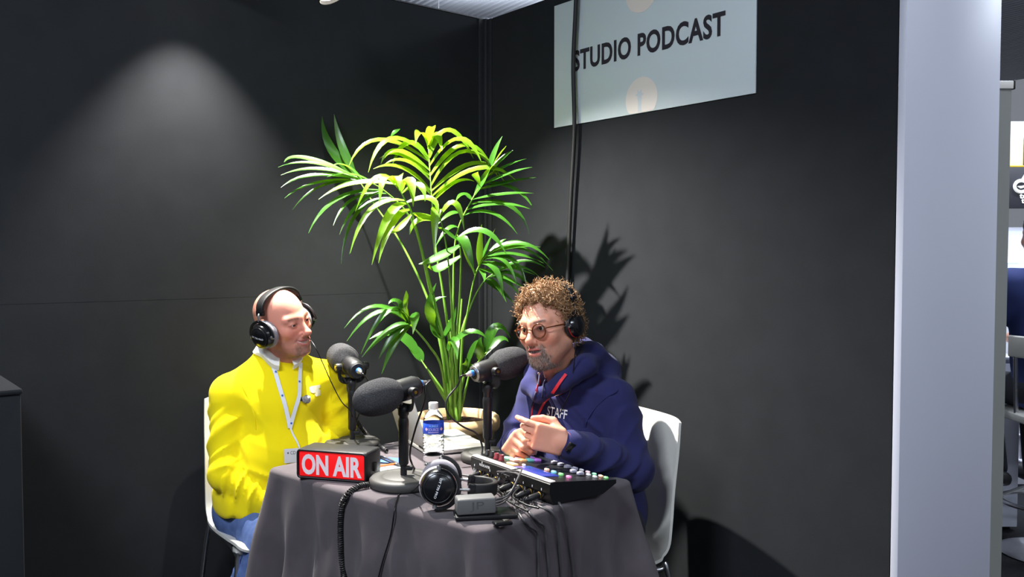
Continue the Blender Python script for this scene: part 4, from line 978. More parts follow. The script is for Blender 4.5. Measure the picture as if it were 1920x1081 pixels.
def hand_sdf(P, curl, thumb_in, s):
    """wrist at origin, +Y to the knuckles, +Z back of the hand, thumb on +X*s"""
    P = P.copy(); P[:, 0] *= s
    d = rc(P, (0, -.018, 0), (0, .01, 0), .026, .026)
    q = np.abs(P - np.array((0, .048, -.002), np.float32)) - np.array((.030, .036, .006), np.float32)
    pb = np.sqrt((np.maximum(q, 0) ** 2).sum(1)) + np.minimum(q.max(1), 0) - .010
    d = smin(d, pb, .018)
    for i, (x, L_, r_) in enumerate(((.030, .040, .0092), (.0105, .045, .0096), (-.010, .042, .0092), (-.029, .034, .0082))):
        c = curl[i]; p = np.array((x, .084 - .004 * abs(i - 1), .001)); a = 0.0; pts = [p - np.array((0, .02, 0)), p]; fan = (x * .9)
        for f, l in ((.40, 1.0), (.36, .66), (.24, .52)):
            a += c * f; dirv_ = np.array((fan * math.cos(a), math.cos(a), -math.sin(a))); p = p + dirv_ / np.linalg.norm(dirv_) * L_ * l; pts.append(p)
        d = smin(d, chain(P, pts, [r_ * 1.05, r_ * 1.05, r_, r_ * .92, r_ * .82], .003), .0045)
    p = np.array((.026, .018, -.006)); th = [p]
    for (dx_, dy_, dz_), l in (((.75 - .3 * thumb_in, .6, -.35 - .3 * thumb_in), .040), ((.25 - .5 * thumb_in, .85, -.35 * thumb_in), .032), ((.1 - .6 * thumb_in, .9, -.1), .027)):
        v = np.array((dx_, dy_, dz_)); p = p + v / np.linalg.norm(v) * l; th.append(p)
    d = smin(d, chain(P, th, [.0145, .0125, .0108, .0090], .004), .010)
    return d
def build_hand(Mh, curl, thumb_in, s, skin):
    V, F = relax(sdf_mesh(lambda P: hand_sdf(P, [R(c) for c in curl], thumb_in, s), (-.085, -.085, -.095), (.085, .20, .05), .0026), 1, .4)
    n = len(V); C = np.repeat(np.array(skin, np.float32)[None], n, 0); kz = np.exp(-((V[:, 1] - .088) / .012) ** 2) * .45 + .25 * sstep(V[:, 1].astype(np.float32), .10, .16)
    C = lerp3(C, np.array(skin) * np.array([1.0, .74, .70]), kz.astype(np.float32))
    V, F = xf((V, F), Mh); return V, F, C
def body_mesh(parts):
    n = 0; Vs, Fs, Cs = [], [], []
    for V, F, C in parts:
        Vs.append(V); Fs += [tuple(i + n for i in f) for f in F]; Cs.append(C); n += len(V)
    return (np.concatenate(Vs), Fs), np.concatenate(Cs)
def plain(vf, c): return vf[0], vf[1], np.repeat(np.array(c, np.float32)[None], len(vf[0]), 0)
def ridge(P, d, f, wv, ph=0.0, sharp=1.6):
    s = np.sin(P @ np.asarray(d, np.float32) * f + wv * wob(P, 11) + ph); return (1 - np.abs(s)) ** sharp
def gauss(P, c, r): return np.exp(-((P - np.asarray(c, np.float32)) ** 2).sum(1) / (r * r))
def creases(P, a, b, r1, r2, f, amp, lean=0.0, seed=0.0, t0=0.0, t1=1.0):
    """sleeve with rings of folds across it"""
    d, t = rc(P, a, b, r1, r2, True); L_ = float(np.linalg.norm(np.asarray(b) - np.asarray(a)))
    ax = (np.asarray(b, float) - np.asarray(a, float)) / L_; ax = ax + lean * np.array((.8, -.5, .6)); m = sstep(t, t0, t0 + .15) * (1 - sstep(t, t1 - .1, t1 + .05))
    return d - amp * (ridge(P, ax, f * .55, 2.4, seed) - .35) * m - amp * .5 * (ridge(P, ax + np.array((.3, .3, -.2)), f * .95, 2.0, seed + 1.3) - .35) * m

# ------------------------------------------------------------------ the man in the yellow sweater
SK1 = srgb(224, 150, 128)
HL = head_matrix((-0.774, 2.905, 1.176), 60, 1, 14) @ SCL(.96, .96, .95)
JL = dict(neck=(-.805, 2.955, 1.045), shR=(-.958, 2.90, .934), shL=(-.660, 3.045, .962), elR=(-.950, 2.845, .675), wrR=(-.80, 2.81, .60), elL=(-.615, 3.055, .80), wrL=(-.715, 2.885, .675), hipR=(-.93, 2.965, .52), hipL=(-.78, 3.04, .53), knR=(-.775, 2.735, .475), knL=(-.52, 2.76, .50), anR=(-1.0, 2.78, .12), anL=(-.60, 2.70, .09))
t = thing('person', 'bald man in a yellow sweater and jeans seated on the left', 'person', Vector((-.86, 2.95, 0)))
OPT1 = dict(skin=SK1, side=.38, goatee=.40, moust=.80, beard=srgb(128, 98, 82), lip=srgb(188, 104, 98), brow=srgb(118, 80, 62), browk=.85, smile=1.0, open=.0036, eye=.55, crop=srgb(150, 118, 100), wide=.98, inner=srgb(205, 178, 166))
h1 = build_head(HL, JL['neck'], .058, OPT1)
Vh, Fh = xf((h1[0], h1[1]), HL)
def torso_l(P, s=0.0):
    d = rc(P, (-.825, 2.985, .60), (-.815, 2.965, .86), .145 + s, .135 + s)
    d = smin(d, rc(P, JL['shR'], JL['shL'], .072 + s, .072 + s), .07)
    d = smin(d, rc(P, JL['neck'], (-.815, 2.965, .93), .055 + s, .10 + s), .06)
    return d
def bodyl(P):
    d = torso_l(P, -.022)
    for a, b, c in (('shR', 'elR', 'wrR'), ('shL', 'elL', 'wrL')):
        d = smin(d, rc(P, JL[a], JL[b], .043, .034), .02); d = smin(d, rc(P, JL[b], JL[c], .034, .024), .012)
    for a, b, c in (('hipR', 'knR', 'anR'), ('hipL', 'knL', 'anL')):
        d = smin(d, rc(P, JL[a], JL[b], .070, .052), .03); d = smin(d, rc(P, JL[b], JL[c], .050, .034), .02)
    return d
parts = [(Vh, Fh, h1[2]), plain(sdf_mesh(bodyl, (-1.15, 2.60, .04), (-.42, 3.25, 1.09), .011), SK1)]
parts.append(build_hand(frame(JL['wrR'], (.75, .1, -.30), (0, -.3, 1)), (50, 50, 50, 50), .6, -1, SK1))
parts.append(build_hand(frame(JL['wrL'], (-.2, -.75, -.35), (0, -.3, 1)), (40, 40, 40, 40), .4, 1, SK1))
bm_, bc_ = body_mesh(parts)
obj('body', bm_, M_skin, t, col=bc_, smooth=180)
eyes(t, HL, (.05, 1, -.12))
M_yel = mat('yellow_sweatshirt', srgb(250, 226, 10), 0.85, bump=(900, .2, .0008), sheen=0.05, spec=0.2)
def sweater_l(P):
    d = rc(P, (-.825, 2.985, .575), (-.815, 2.965, .86), .158, .146)
    belly = ell(P, (-.800, 2.945, .70), (.158, .155, .17)); d = smin(d, belly, .05)
    d = smin(d, rc(P, JL['shR'], JL['shL'], .058, .062), .08)
    d = smin(d, rc(P, (-.806, 2.955, 1.058), (-.815, 2.965, .93), .062, .118), .055)
    d = smin(d, rc(P, (-.812, 2.96, 1.045), np.array(JL['shR']) * .8 + np.array((-.812, 2.96, 1.0)) * .2, .050, .055), .05)
    d = smin(d, rc(P, (-.812, 2.96, 1.045), np.array(JL['shL']) * .8 + np.array((-.812, 2.96, 1.0)) * .2, .050, .055), .05)
    d = d - .0016 * wob(P * np.array([1, 1, .6], np.float32), 30)
    d = d - .010 * (ridge(P, (.8, -.3, .5), 24, 1.6, .4, 2.2) - .3) * gauss(P, (-.93, 2.83, .84), .10) - .010 * (ridge(P, (.9, -.2, -.45), 26, 1.6, 1.4, 2.2) - .3) * gauss(P, (-.70, 2.90, .82), .09)
    d = d - .010 * (ridge(P, (.25, -.1, 1), 30, 1.8, .9, 2.0) - .3) * gauss(P, (-.84, 2.83, .62), .12) - .004 * (ridge(P, (.7, -.3, .3), 28, 2, .1, 2.0) - .3) * gauss(P, (-.77, 2.83, .96), .09)
    # pull lines from the arm pit to the chest
    pass
    ar = creases(P, JL['shR'], JL['elR'], .064, .061, 60, .009, .45, 0, .10, 1.0); d = smin(d, ar, .016)
    fa = creases(P, JL['elR'], JL['wrR'], .061, .046, 95, .011, .35, 1.0, 0, .95); d = smin(d, fa, .012)
    al = creases(P, JL['shL'], JL['elL'], .064, .059, 65, .009, .45, 2.0, .10, 1.0); d = smin(d, al, .014)
    fl = creases(P, JL['elL'], JL['wrL'], .058, .044, 95, .010, .35, 3.0, 0, .95); d = smin(d, fl, .012)
    hem = rc(P, (-.86, 2.95, .585), (-.78, 3.01, .585), .168, .160); hem = smax(hem, np.abs(P[:, 2] - .57) - .045, .03); d = smin(d, hem - .004 * np.sin(P[:, 0] * 120 + P[:, 1] * 90), .025)
    d = smax(d, -(P[:, 2] - .515), .012)
    # neck hole
    d = smax(d, -rc(P, (-.802, 2.948, 1.03), (-.785, 2.93, 1.15), .050, .066), .008)
    return d
SWL = relax(sdf_mesh(sweater_l, (-1.16, 2.66, .49), (-.48, 3.25, 1.13), .0055), 1, .4)
obj('sweater', SWL, M_yel, t, smooth=180)
SWLB = bvh_of(SWL)
M_jean = mat('blue_denim', srgb(84, 104, 152), 0.9, var=(40, .16), bump=(700, .3, .001), spec=0.15)
def jeans_l(P):
    d = rc(P, JL['hipR'], JL['hipL'], .105, .105)
    for i, (a, b, c) in enumerate((('hipR', 'knR', 'anR'), ('hipL', 'knL', 'anL'))):
        d = smin(d, creases(P, JL[a], JL[b], .092, .070, 50, .005, .2, i, .1, 1), .04); d = smin(d, creases(P, JL[b], JL[c], .064, .048, 70, .005, .2, i, .1, 1), .02)
    return smax(d, -(P[:, 2] - .09), .006)
obj('jeans', relax(sdf_mesh(jeans_l, (-1.17, 2.6, .06), (-.40, 3.2, .66), .008), 1, .4), M_jean, t, smooth=180)
M_shoe = mat('white_shoe', srgb(205, 202, 198), 0.6)
def shoe(parent, an, d, m):
    f = frame((an[0], an[1], 0), d)
    sd = lambda P: smin(smax(ell(P, (0, .06, .035), (.044, .15, .052)), -(P[:, 2] - .004), .004), rc(P, (0, 0, .05), (0, -.01, .10), .046, .048), .03)
    obj('shoe', xf(sdf_mesh(sd, (-.07, -.12, -.01), (.07, .24, .17), .008), f), m, parent, smooth=180)
shoe(t, JL['anR'], (.3, -.9, 0), M_shoe); shoe(t, JL['anL'], (.3, -.9, 0), M_shoe)
# polo collar: two flaps round the neck
M_collar = mat('white_polo_collar', srgb(238, 236, 228), 0.8)
NKc = Vector((-.798, 2.946, 1.072)); fdir = Vector((.52, -.85, 0)).normalized(); sdir = Vector((fdir.y, -fdir.x, 0)) * -1
def collar_pt(a, r, z): return NKc + fdir * (math.cos(a) * r * 1.02) + sdir * (math.sin(a) * r) + Vector((0, 0, z)) + fdir * (z * .35)
for s in (-1, 1):
    V, F = [], []; na = 19; th_ = .0022
    for i in range(na):
        u = i / (na - 1); a = s * R(15 + 165 * u); fr_ = math.exp(-(u / .20) ** 2)
        zin = .016 + .014 * u - .030 * fr_; wdt = .036 + .016 * fr_
        for k in range(6):
            v = k / 5; r_ = .0595 + wdt * .80 * v + (.004 if k == 1 else 0); z_ = zin + .006 * math.sin(v * 3.14) - (.022 + .012 * fr_) * v
            p = collar_pt(a - s * .25 * fr_ * v * 0, r_, z_)
            h = SWLB.find_nearest(p)
            if k >= 2 and h[0] is not None and ((p - h[0]).dot(h[1]) < .004 or k == 5): p = h[0] + h[1].normalized() * .004
            V.append(tuple(p))
    n_ = len(V); nrm_ = [(Vector(v) - NKc).normalized() for v in V]
    V += [tuple(Vector(v) + q * th_) for v, q in zip(V, nrm_)]
    for i in range(na - 1):
        for k in range(5):
            q = (i * 6 + k, i * 6 + k + 1, (i + 1) * 6 + k + 1, (i + 1) * 6 + k); F.append(q); F.append(tuple(n_ + x for x in reversed(q)))
    rim = list(range(6)) + [i * 6 + 5 for i in range(1, na)] + [(na - 1) * 6 + k for k in range(4, -1, -1)] + [i * 6 for i in range(na - 2, 0, -1)]
    for a_, b_ in zip(rim, rim[1:] + rim[:1]): F.append((b_, a_, n_ + a_, n_ + b_))
    obj('polo_collar', (np.array(V), F), M_collar, t, smooth=60)
def on_cloth(px, py, B, Yd, lift=.003):
    o = Vector((0, 0, CAMH)); d = (at(px, py, 1) - o).normalized(); h = B.ray_cast(o, d)
    return (h[0] + h[1].normalized() * lift, h[1]) if h[0] is not None else (at(px, py, Yd), Vector((0, -1, 0)))
def strap(pts, B, wd, th=.0012, Yd=2.8, lift=.003, per=5):
    """a flat band that lies on a cloth surface through points given in the picture; keeps its own width"""
    base = [on_cloth(px, py, B, Yd, lift) for px, py in pts]; P = smooth_path([b[0] for b in base], per); V, F = [], []
    nn = []
    for i in range(len(P)):
        j = min(i // per, len(base) - 1); n_ = base[j][1] if base[j][1].y < .2 else Vector((0, -1, 0)); nn.append(n_)
    for i, p in enumerate(P):
        tg = (P[min(i + 1, len(P) - 1)] - P[max(i - 1, 0)]).normalized(); sd = tg.cross(nn[i]).normalized(); n_ = sd.cross(tg)
        for a, b in ((-1, 0), (1, 0), (1, 1), (-1, 1)): V.append(tuple(p + sd * (a * wd / 2) + n_ * (b * th)))
    for i in range(len(P) - 1):
        for k in range(4): F.append((i * 4 + k, i * 4 + (k + 1) % 4, i * 4 + 4 + (k + 1) % 4, i * 4 + 4 + k))
    F.append((0, 1, 2, 3)); F.append(tuple(range(len(P) * 4 - 1, len(P) * 4 - 5, -1)))
    return np.array(V), F
for q in ([(438, 697), (452, 718), (466, 745), (476, 775), (480, 805)], [(628, 688), (622, 715), (620, 745), (623, 775)]):
    obj('sleeve_seam', strap(q, SWLB, .0035, .0016, 2.85, -.0004), M_yel, t)
# lanyard with badge
M_lany = mat('white_ribbon', srgb(226, 228, 232), 0.6); M_lblue = mat('blue_ribbon_print', srgb(50, 100, 190), 0.6); M_card = mat('badge_card', srgb(208, 205, 202), 0.5)
ln_ = thing('lanyard', 'white lanyard with a badge round the neck of the man in yellow', 'lanyard', at(545, 780, 2.80))
obj('ribbon', strap([(508, 676), (516, 698), (524, 726), (533, 755), (540, 785), (543, 802)], SWLB, .0135), M_lany, ln_)
obj('ribbon', strap([(562, 680), (561, 706), (560, 740), (553, 764), (547, 785), (543, 802)], SWLB, .0135, lift=.0045), M_lany, ln_)
obj('ribbon', strap([(543, 800), (549, 815), (556, 828), (560, 838)], SWLB, .006, lift=.004), M_lany, ln_)
for px, py in ((517, 697), (529, 742), (560, 716), (545, 793)):
    p, n_ = on_cloth(px, py, SWLB, 2.8, .0065); obj('print_dot', lathe([(0, 0), (.0036, 0), (.0036, .0004), (0, .0005)], 14), M_lblue, ln_, M=zframe(p, n_))
obj('hook', tube([on_cloth(559, 836, SWLB, 2.8, .005)[0], on_cloth(560, 842, SWLB, 2.8, .008)[0], on_cloth(557, 848, SWLB, 2.8, .006)[0]], .0014, 6), M_alu, ln_)
bp1 = on_cloth(548, 853, SWLB, 2.8, .014)[0]; BMx = T(bp1) @ RZ(20) @ RX(78)
obj('badge', box(.060, .046, .001), M_card, ln_, M=BMx, smooth=0)
obj('lettering', fit(flat('cd'), .017, .011), M_ink, ln_, M=BMx @ T(-.001, .009, .0008), smooth=0)
obj('badge_mark', extrude_poly([(-.003, 0), (0, -.004), (.003, 0), (0, .004)], 0, .0003), M_ink, ln_, M=BMx @ T(-.017, .009, .0006), smooth=0)
# furry clip microphone and the white chest mark
M_fur = mat('grey_fur', srgb(150, 148, 146), 0.95, var=(90, .5), bump=(200, 1.0, .004))
p, n_ = on_cloth(570, 749, SWLB, 2.8, .012)
lm = thing('clip_microphone', 'small furry clip microphone on the yellow sweater', 'microphone', p)
obj('fur_cover', sdf_mesh(lambda P: np.sqrt((P * P).sum(1)) - .0145 - .0022 * wob(P, 420) - .001 * wob(P, 900), (-.022,) * 3, (.022,) * 3, .0016), M_fur, lm, M=T(p), smooth=180)
obj('clip', xf(box(.018, .010, .012, .002), T(p + Vector((-.018, -.002, .001)))), M_rubber, lm)
mk = [(-.026, .004), (-.026, .018), (-.016, .022), (.028, .022), (.028, .010), (.018, .008), (.028, .000), (.028, -.020), (.002, -.022), (-.004, -.012), (.004, -.006), (-.014, -.006), (-.022, -.002)]
pm, nm = on_cloth(590, 733, SWLB, 2.8, .0)
fm = frame(pm, -nm, (0, 0, 1)) @ RX(90)
M_print = mat('cream_print', srgb(240, 232, 196), 0.7)
mv = subdiv((np.array([(x * .86, y * .86, 0) for x, y in mk]), [tuple(range(len(mk)))]), .006)
obj('chest_print', drape(xf(mv, fm), SWLB, -nm, .0012), M_print, t, smooth=0)
headphones('headphones', 'black studio headphones with grey pads on the bald man', HL @ T(0, .0, -.016) @ RX(2), M_velour, w=.079, r=.047, top=.136)
cable('headphone_lead', 'thin lead from the headphones past the mouth of the man in yellow', [HL @ Vector((-.08, .0, -.05)), at(588, 645, 2.82), at(605, 680, 2.83), at(622, 718, 2.84), at(640, 752, 2.86), at(655, 768, 2.90), at(664, 790, 2.96)], .0018)

# ------------------------------------------------------------------ the man in the navy hoodie
SK2 = srgb(212, 150, 124)
HRm = head_matrix((0.112, 2.690, 1.178), -37, 4, 8) @ SCL(.97, .97, .97)
JR = dict(neck=(.160, 2.752, 1.035), shL=(.318, 2.722, .938), shR=(.098, 2.925, .935), elL=(.368, 2.650, .740), wrL=(.152, 2.485, .858), elR=(.010, 2.895, .73), wrR=(.018, 2.66, .830), hipL=(.31, 2.72, .53), hipR=(.22, 2.89, .53), knL=(.10, 2.57, .50), knR=(-.02, 2.74, .50), anL=(.12, 2.60, .08), anR=(-.02, 2.76, .08))
t = thing('person', 'man with curly hair and round glasses in a navy hoodie', 'person', Vector((.33, 2.85, 0)))
OPT2 = dict(skin=SK2, side=.42, goatee=.66, moust=.74, beard=srgb(112, 96, 88), lip=srgb(192, 108, 100), brow=srgb(62, 46, 36), browk=.85, smile=0.0, open=.0055, eye=1.25, wide=1.04, fat=.007)
h2 = build_head(HRm, JR['neck'], .056, OPT2)
Vh, Fh = xf((h2[0], h2[1]), HRm)
def torso_r(P, s=0.0):
    d = rc(P, (.285, 2.80, .58), (.225, 2.835, .84), .145 + s, .140 + s)
    d = smin(d, rc(P, JR['shL'], JR['shR'], .078 + s, .074 + s), .08)
    d = smin(d, rc(P, (.165, 2.78, 1.02), (.215, 2.83, .90), .070 + s, .125 + s), .06)
    return d
def bodyr(P):
    d = torso_r(P, -.030)
    for a, b, c in (('shR', 'elR', 'wrR'), ('shL', 'elL', 'wrL')):
        d = smin(d, rc(P, JR[a], JR[b], .045, .036), .02); d = smin(d, rc(P, JR[b], JR[c], .036, .024), .012)
    for a, b, c in (('hipR', 'knR', 'anR'), ('hipL', 'knL', 'anL')):
        d = smin(d, rc(P, JR[a], JR[b], .074, .054), .03); d = smin(d, rc(P, JR[b], JR[c], .050, .034), .02)
    return d
parts = [(Vh, Fh, h2[2]), plain(sdf_mesh(bodyr, (-.14, 2.40, .04), (.60, 3.18, 1.08), .011), SK2)]
# near hand: back to the camera, fingers curled towards his other hand, index lifted; far hand: loose fist
HLm = frame(JR['wrL'], (-.82, -.10, .22), (-.25, -.92, .10)); HRh = frame(JR['wrR'], (-.20, -.80, .10), (-.80, -.10, .55))
parts.append(build_hand(HLm, (62, 110, 135, 150), .55, 1, SK2)); parts.append(build_hand(HRh, (150, 165, 170, 170), .9, -1, SK2))
bm_, bc_ = body_mesh(parts)
obj('body', bm_, M_skin, t, col=bc_, smooth=180)
eyes(t, HRm, (.0, 1, -.02))
M_navy = mat('navy_hoodie', srgb(40, 41, 84), 0.9, bump=(800, .25, .0008), sheen=0.06, spec=0.15)
def hoodie(P):
    d = rc(P, (.285, 2.800, .57), (.230, 2.835, .84), .160, .150)
    d = smin(d, ell(P, (.215, 2.775, .70), (.165, .160, .18)), .05)
    d = smin(d, rc(P, JR['shL'], JR['shR'], .076, .072), .10)
    d = smin(d, rc(P, (.175, 2.780, 1.02), (.215, 2.82, .90), .080, .130), .05)
    d = d - .0018 * wob(P * np.array([1, 1, .6], np.float32), 28)
    d = d - .011 * (ridge(P, (.6, -.4, .7), 22, 1.5, .4, 2.2) - .3) * gauss(P, (.25, 2.66, .86), .12) - .010 * (ridge(P, (.2, -.3, 1), 26, 1.8, .2, 2.0) - .3) * gauss(P, (.24, 2.64, .66), .13)
    d = d - .009 * (ridge(P, (.8, .2, .5), 24, 1.5, 1.1, 2.0) - .3) * gauss(P, (.10, 2.74, .86), .10)
    d = smin(d, creases(P, JR['shL'], JR['elL'], .076, .073, 50, .011, .5, .5, .1, 1.0), .013)
    d = smin(d, creases(P, JR['elL'], np.array(JR['elL']) * .12 + np.array(JR['wrL']) * .88, .069, .047, 80, .013, .45, .3, 0, .95), .014)
    d = smin(d, creases(P, JR['shR'], JR['elR'], .074, .068, 55, .010, .45, 1.5, .1, 1.0), .013)
    d = smin(d, creases(P, JR['elR'], np.array(JR['elR']) * .15 + np.array(JR['wrR']) * .85, .063, .044, 80, .010, .4, 2.0, 0, .95), .012)
    # cuffs
    for e, w_ in (('elL', 'wrL'), ('elR', 'wrR')):
        a = np.array(JR[e]); b = np.array(JR[w_]); d = smin(d, rc(P, a * .22 + b * .78, a * .06 + b * .94, .041, .038), .012)
    d = smax(d, -(P[:, 2] - .515), .012)
    # hood: thick roll round the neck, sack behind
    ring_ = [(.086, 2.672, .965), (.155, 2.650, 1.010), (.226, 2.685, 1.055), (.258, 2.765, 1.080), (.230, 2.845, 1.085), (.150, 2.875, 1.062), (.075, 2.82, 1.02), (.055, 2.735, .985), (.082, 2.672, .965)]
    d = smin(d, chain(P, ring_, [.020, .028, .036, .044, .046, .040, .032, .026, .020], .02), .022)
    d = smin(d, ell(P, (.275, 2.815, 1.015), (.085, .085, .080)), .03)
    d = d - .010 * (ridge(P, (.38, .38, .9), 42, 1.2, .5, 1.8) - .35) * gauss(P, (.25, 2.75, 1.04), .12)
    d = smax(d, -rc(P, (.150, 2.755, 1.00), (.105, 2.700, 1.12), .056, .072), .010)
    return d
HOOD = relax(sdf_mesh(hoodie, (-.12, 2.42, .49), (.60, 3.14, 1.16), .0055), 1, .4)
obj('hoodie', HOOD, M_navy, t, smooth=180)
HB_ = bvh_of(HOOD)
M_trs = mat('dark_trousers', srgb(38, 40, 50), 0.9)
def trs(P):
    d = rc(P, JR['hipR'], JR['hipL'], .11, .11)
    for a, b, c in (('hipR', 'knR', 'anR'), ('hipL', 'knL', 'anL')):
        d = smin(d, rc(P, JR[a], JR[b], .10, .078), .04); d = smin(d, rc(P, JR[b], JR[c], .072, .052), .02)
    return smax(d, -(P[:, 2] - .09), .006)
obj('trousers', sdf_mesh(trs, (-.2, 2.4, .06), (.62, 3.2, .68), .010), M_trs, t, smooth=180)
M_shoe2 = mat('black_shoe', srgb(28, 28, 30), 0.5)
shoe(t, JR['anR'], (-.7, -.7, 0), M_shoe2); shoe(t, JR['anL'], (-.7, -.7, 0), M_shoe2)
# curly hair: a soft cap with many curls standing on it
M_hair = mat('brown_curly_hair', srgb(150, 116, 82), 0.6, var=(60, .35), spec=0.35)
def haircap(P):
    d = ell(P, (0, -.014, .046), (.091, .100, .093))
    d = smin(d, ell(P, (0, -.060, -.01), (.076, .060, .075)), .03)
    d = d - .0060 * wob(P, 120) - .003 * wob(P, 300)
    X = np.abs(P[:, 0])
    hl = .092 - .9 * np.maximum(X - .038, 0) + .010 * np.sin(P[:, 0] * 150) * (X < .05); cut = np.minimum(P[:, 1] - .012 - .25 * np.maximum(.06 - X, 0), hl - P[:, 2])
    d = smax(d, cut, .010)
    d = smax(d, np.minimum(P[:, 1] - .012, -.010 - P[:, 2]), .010)
    d = smax(d, -(P[:, 2] + .066), .01)
    return d
HC = sdf_mesh(haircap, (-.12, -.15, -.09), (.12, .11, .16), .0034)
hr = obj('hair', xf(HC, HRm), M_hair, t, smooth=180)
cand = HC[0]; ctr = np.array((0, -.02, .03)); pick = RNG.choice(len(cand), 3400, replace=False); Vs, Fs, n0 = [], [], 0
for i in pick:
    p = Vector(cand[i]); nrm = (p - Vector(ctr)).normalized()
    if p.z < -.055: continue
    L_ = rnd.uniform(.014, .036); rad = rnd.uniform(.0035, .0075); turns = rnd.uniform(.8, 1.8); ax_ = (nrm * .8 + Vector((rnd.uniform(-.9, .9), rnd.uniform(-.7, .9), rnd.uniform(-1.0, .5)))).normalized()
    a = ax_.orthogonal().normalized(); b = ax_.cross(a); ph = rnd.uniform(0, 6.28); P = []
    for k in range(10):
        u = k / 9; an = ph + turns * 2 * math.pi * u; P.append(p - nrm * .003 + ax_ * (L_ * u) + a * (rad * (math.cos(an) - math.cos(ph))) + b * (rad * (math.sin(an) - math.sin(ph))))
    v, f = sweep(P, circ(.0014, 3), caps=False, scale=[1.1 - .7 * k / 9 for k in range(10)])
    Vs.append(v); Fs += [tuple(x + n0 for x in q) for q in f]; n0 += len(v)
obj('curls', xf((np.concatenate(Vs), Fs), HRm), M_hair, hr, kind='stuff')
# short beard hairs
bmask = (h2[2][:, 0] < .40) & (h2[0][:, 2] < -.035) & (h2[0][:, 1] > .0); bi = np.argwhere(bmask)[:, 0]; Vs, Fs, n0 = [], [], 0
M_beardc = [mat('grey_beard_hair', srgb(158, 146, 138), 0.6), mat('dark_beard_hair', srgb(84, 68, 58), 0.6)]
for mi in (0, 1):
    Vs, Fs, n0 = [], [], 0
    for i in RNG.choice(bi, min(620, len(bi)), replace=False):
        p = Vector(h2[0][i]); nrm = (p - Vector((0, .02, -.06))).normalized(); d_ = (nrm * .7 + Vector((rnd.uniform(-.4, .4), rnd.uniform(-.2, .4), -.9))).normalized(); L_ = rnd.uniform(.004, .009); sd = d_.orthogonal().normalized() * .0006
        Vs.append(np.array([tuple(p - sd), tuple(p + sd), tuple(p + d_ * L_ + nrm * .001)])); Fs.append((n0, n0 + 1, n0 + 2)); n0 += 3
    obj('beard', xf((np.concatenate(Vs), Fs), HRm), M_beardc[mi], t, kind='stuff', smooth=0)
# lettering, drawstrings, lanyard, watch
c0, n0_ = on_cloth(1044, 773, HB_, 2.6, 0); e0, _ = on_cloth(1026, 769, HB_, 2.6, 0); e1_, _ = on_cloth(1063, 777, HB_, 2.6, 0)
xd = (e1_ - e0); wd = xd.length; xd.normalize(); nn = n0_.normalized(); yd = nn.cross(xd).normalized(); nn = xd.cross(yd)
TM_ = Matrix((xd, yd, nn)).transposed().to_4x4(); TM_.translation = c0
sv = subdiv(fit(flat('staff'), wd, .030), .006)
obj('chest_lettering', drape(xf(sv, TM_), HB_, -nn, .0015), M_printw, t, smooth=0)
for px, py, pts, lb_ in ((1009, 701, [(1009, 703), (1008, 722), (1003, 745), (999, 762)], 0), (1027, 699, [(1026, 701), (1021, 722), (1017, 742), (1014, 756)], 0)):
    p, n_ = on_cloth(px, py, HB_, 2.6, .003)
    obj('eyelet', sweep([p + zframe((0, 0, 0), n_) @ Vector((.0045 * math.cos(2 * math.pi * k / 16), .0045 * math.sin(2 * math.pi * k / 16), 0)) for k in range(17)], circ(.0013, 6), caps=False), M_alu, t)
    obj('drawstring', tube([on_cloth(a, b, HB_, 2.6, .005)[0] for a, b in pts], .0026, 8), mat('dark_navy_cord', srgb(28, 28, 58), 0.7), t)
for q in ([(1162, 700), (1158, 730), (1135, 745), (1115, 765), (1100, 788), (1097, 800)],):
    obj('sleeve_seam', strap(q, HB_, .0045, .0022, 2.65, -.0004), M_navy, t)
M_redl = mat('red_ribbon', srgb(214, 40, 52), 0.6)
lan = thing('lanyard', 'red lanyard with a small badge on the navy hoodie', 'lanyard', at(1010, 780, 2.58))
obj('ribbon', strap([(1061, 702), (1050, 716), (1037, 734), (1024, 752), (1012, 775), (1003, 800)], HB_, .0095), M_redl, lan)
obj('ribbon', strap([(1010, 712), (1006, 735), (1001, 760), (998, 785), (1000, 802)], HB_, .0095), M_redl, lan)
p, n_ = on_cloth(995, 832, HB_, 2.55, .012)
obj('hook', tube([on_cloth(1001, 800, HB_, 2.55, .006)[0], p + Vector((0, 0, .018))], .002, 6), M_alu, lan)
obj('badge', xf(box(.030, .003, .050, .001), T(p + Vector((0, 0, -.012))) @ RZ(-35) @ RY(20)), M_screen, lan)
obj('badge_card', xf(box(.022, .0035, .016, .001), T(p + Vector((0, 0, -.022))) @ RZ(-35) @ RY(20)), M_card, lan)
wt = thing('wrist_watch', 'black smart watch on the wrist over the mixer', 'watch', Vector(JR['wrL']))
wv = (Vector(JR['wrL']) - Vector(JR['elL'])).normalized()
WMx = frame(JR['wrL'], wv, (-.30, -.92, .10)) @ T(0, -.004, 0)
obj('band', sweep([Vector((.0315 * math.cos(2 * math.pi * k / 28), 0, .0300 * math.sin(2 * math.pi * k / 28))) for k in range(29)], rrect(.003, .018, .001, 2), caps=False), mat('red_watch_band', srgb(120, 40, 40), .6), wt, M=WMx)
obj('case', box(.030, .034, .010, .003), M_gloss, wt, M=WMx @ T(0.004, 0, .033))
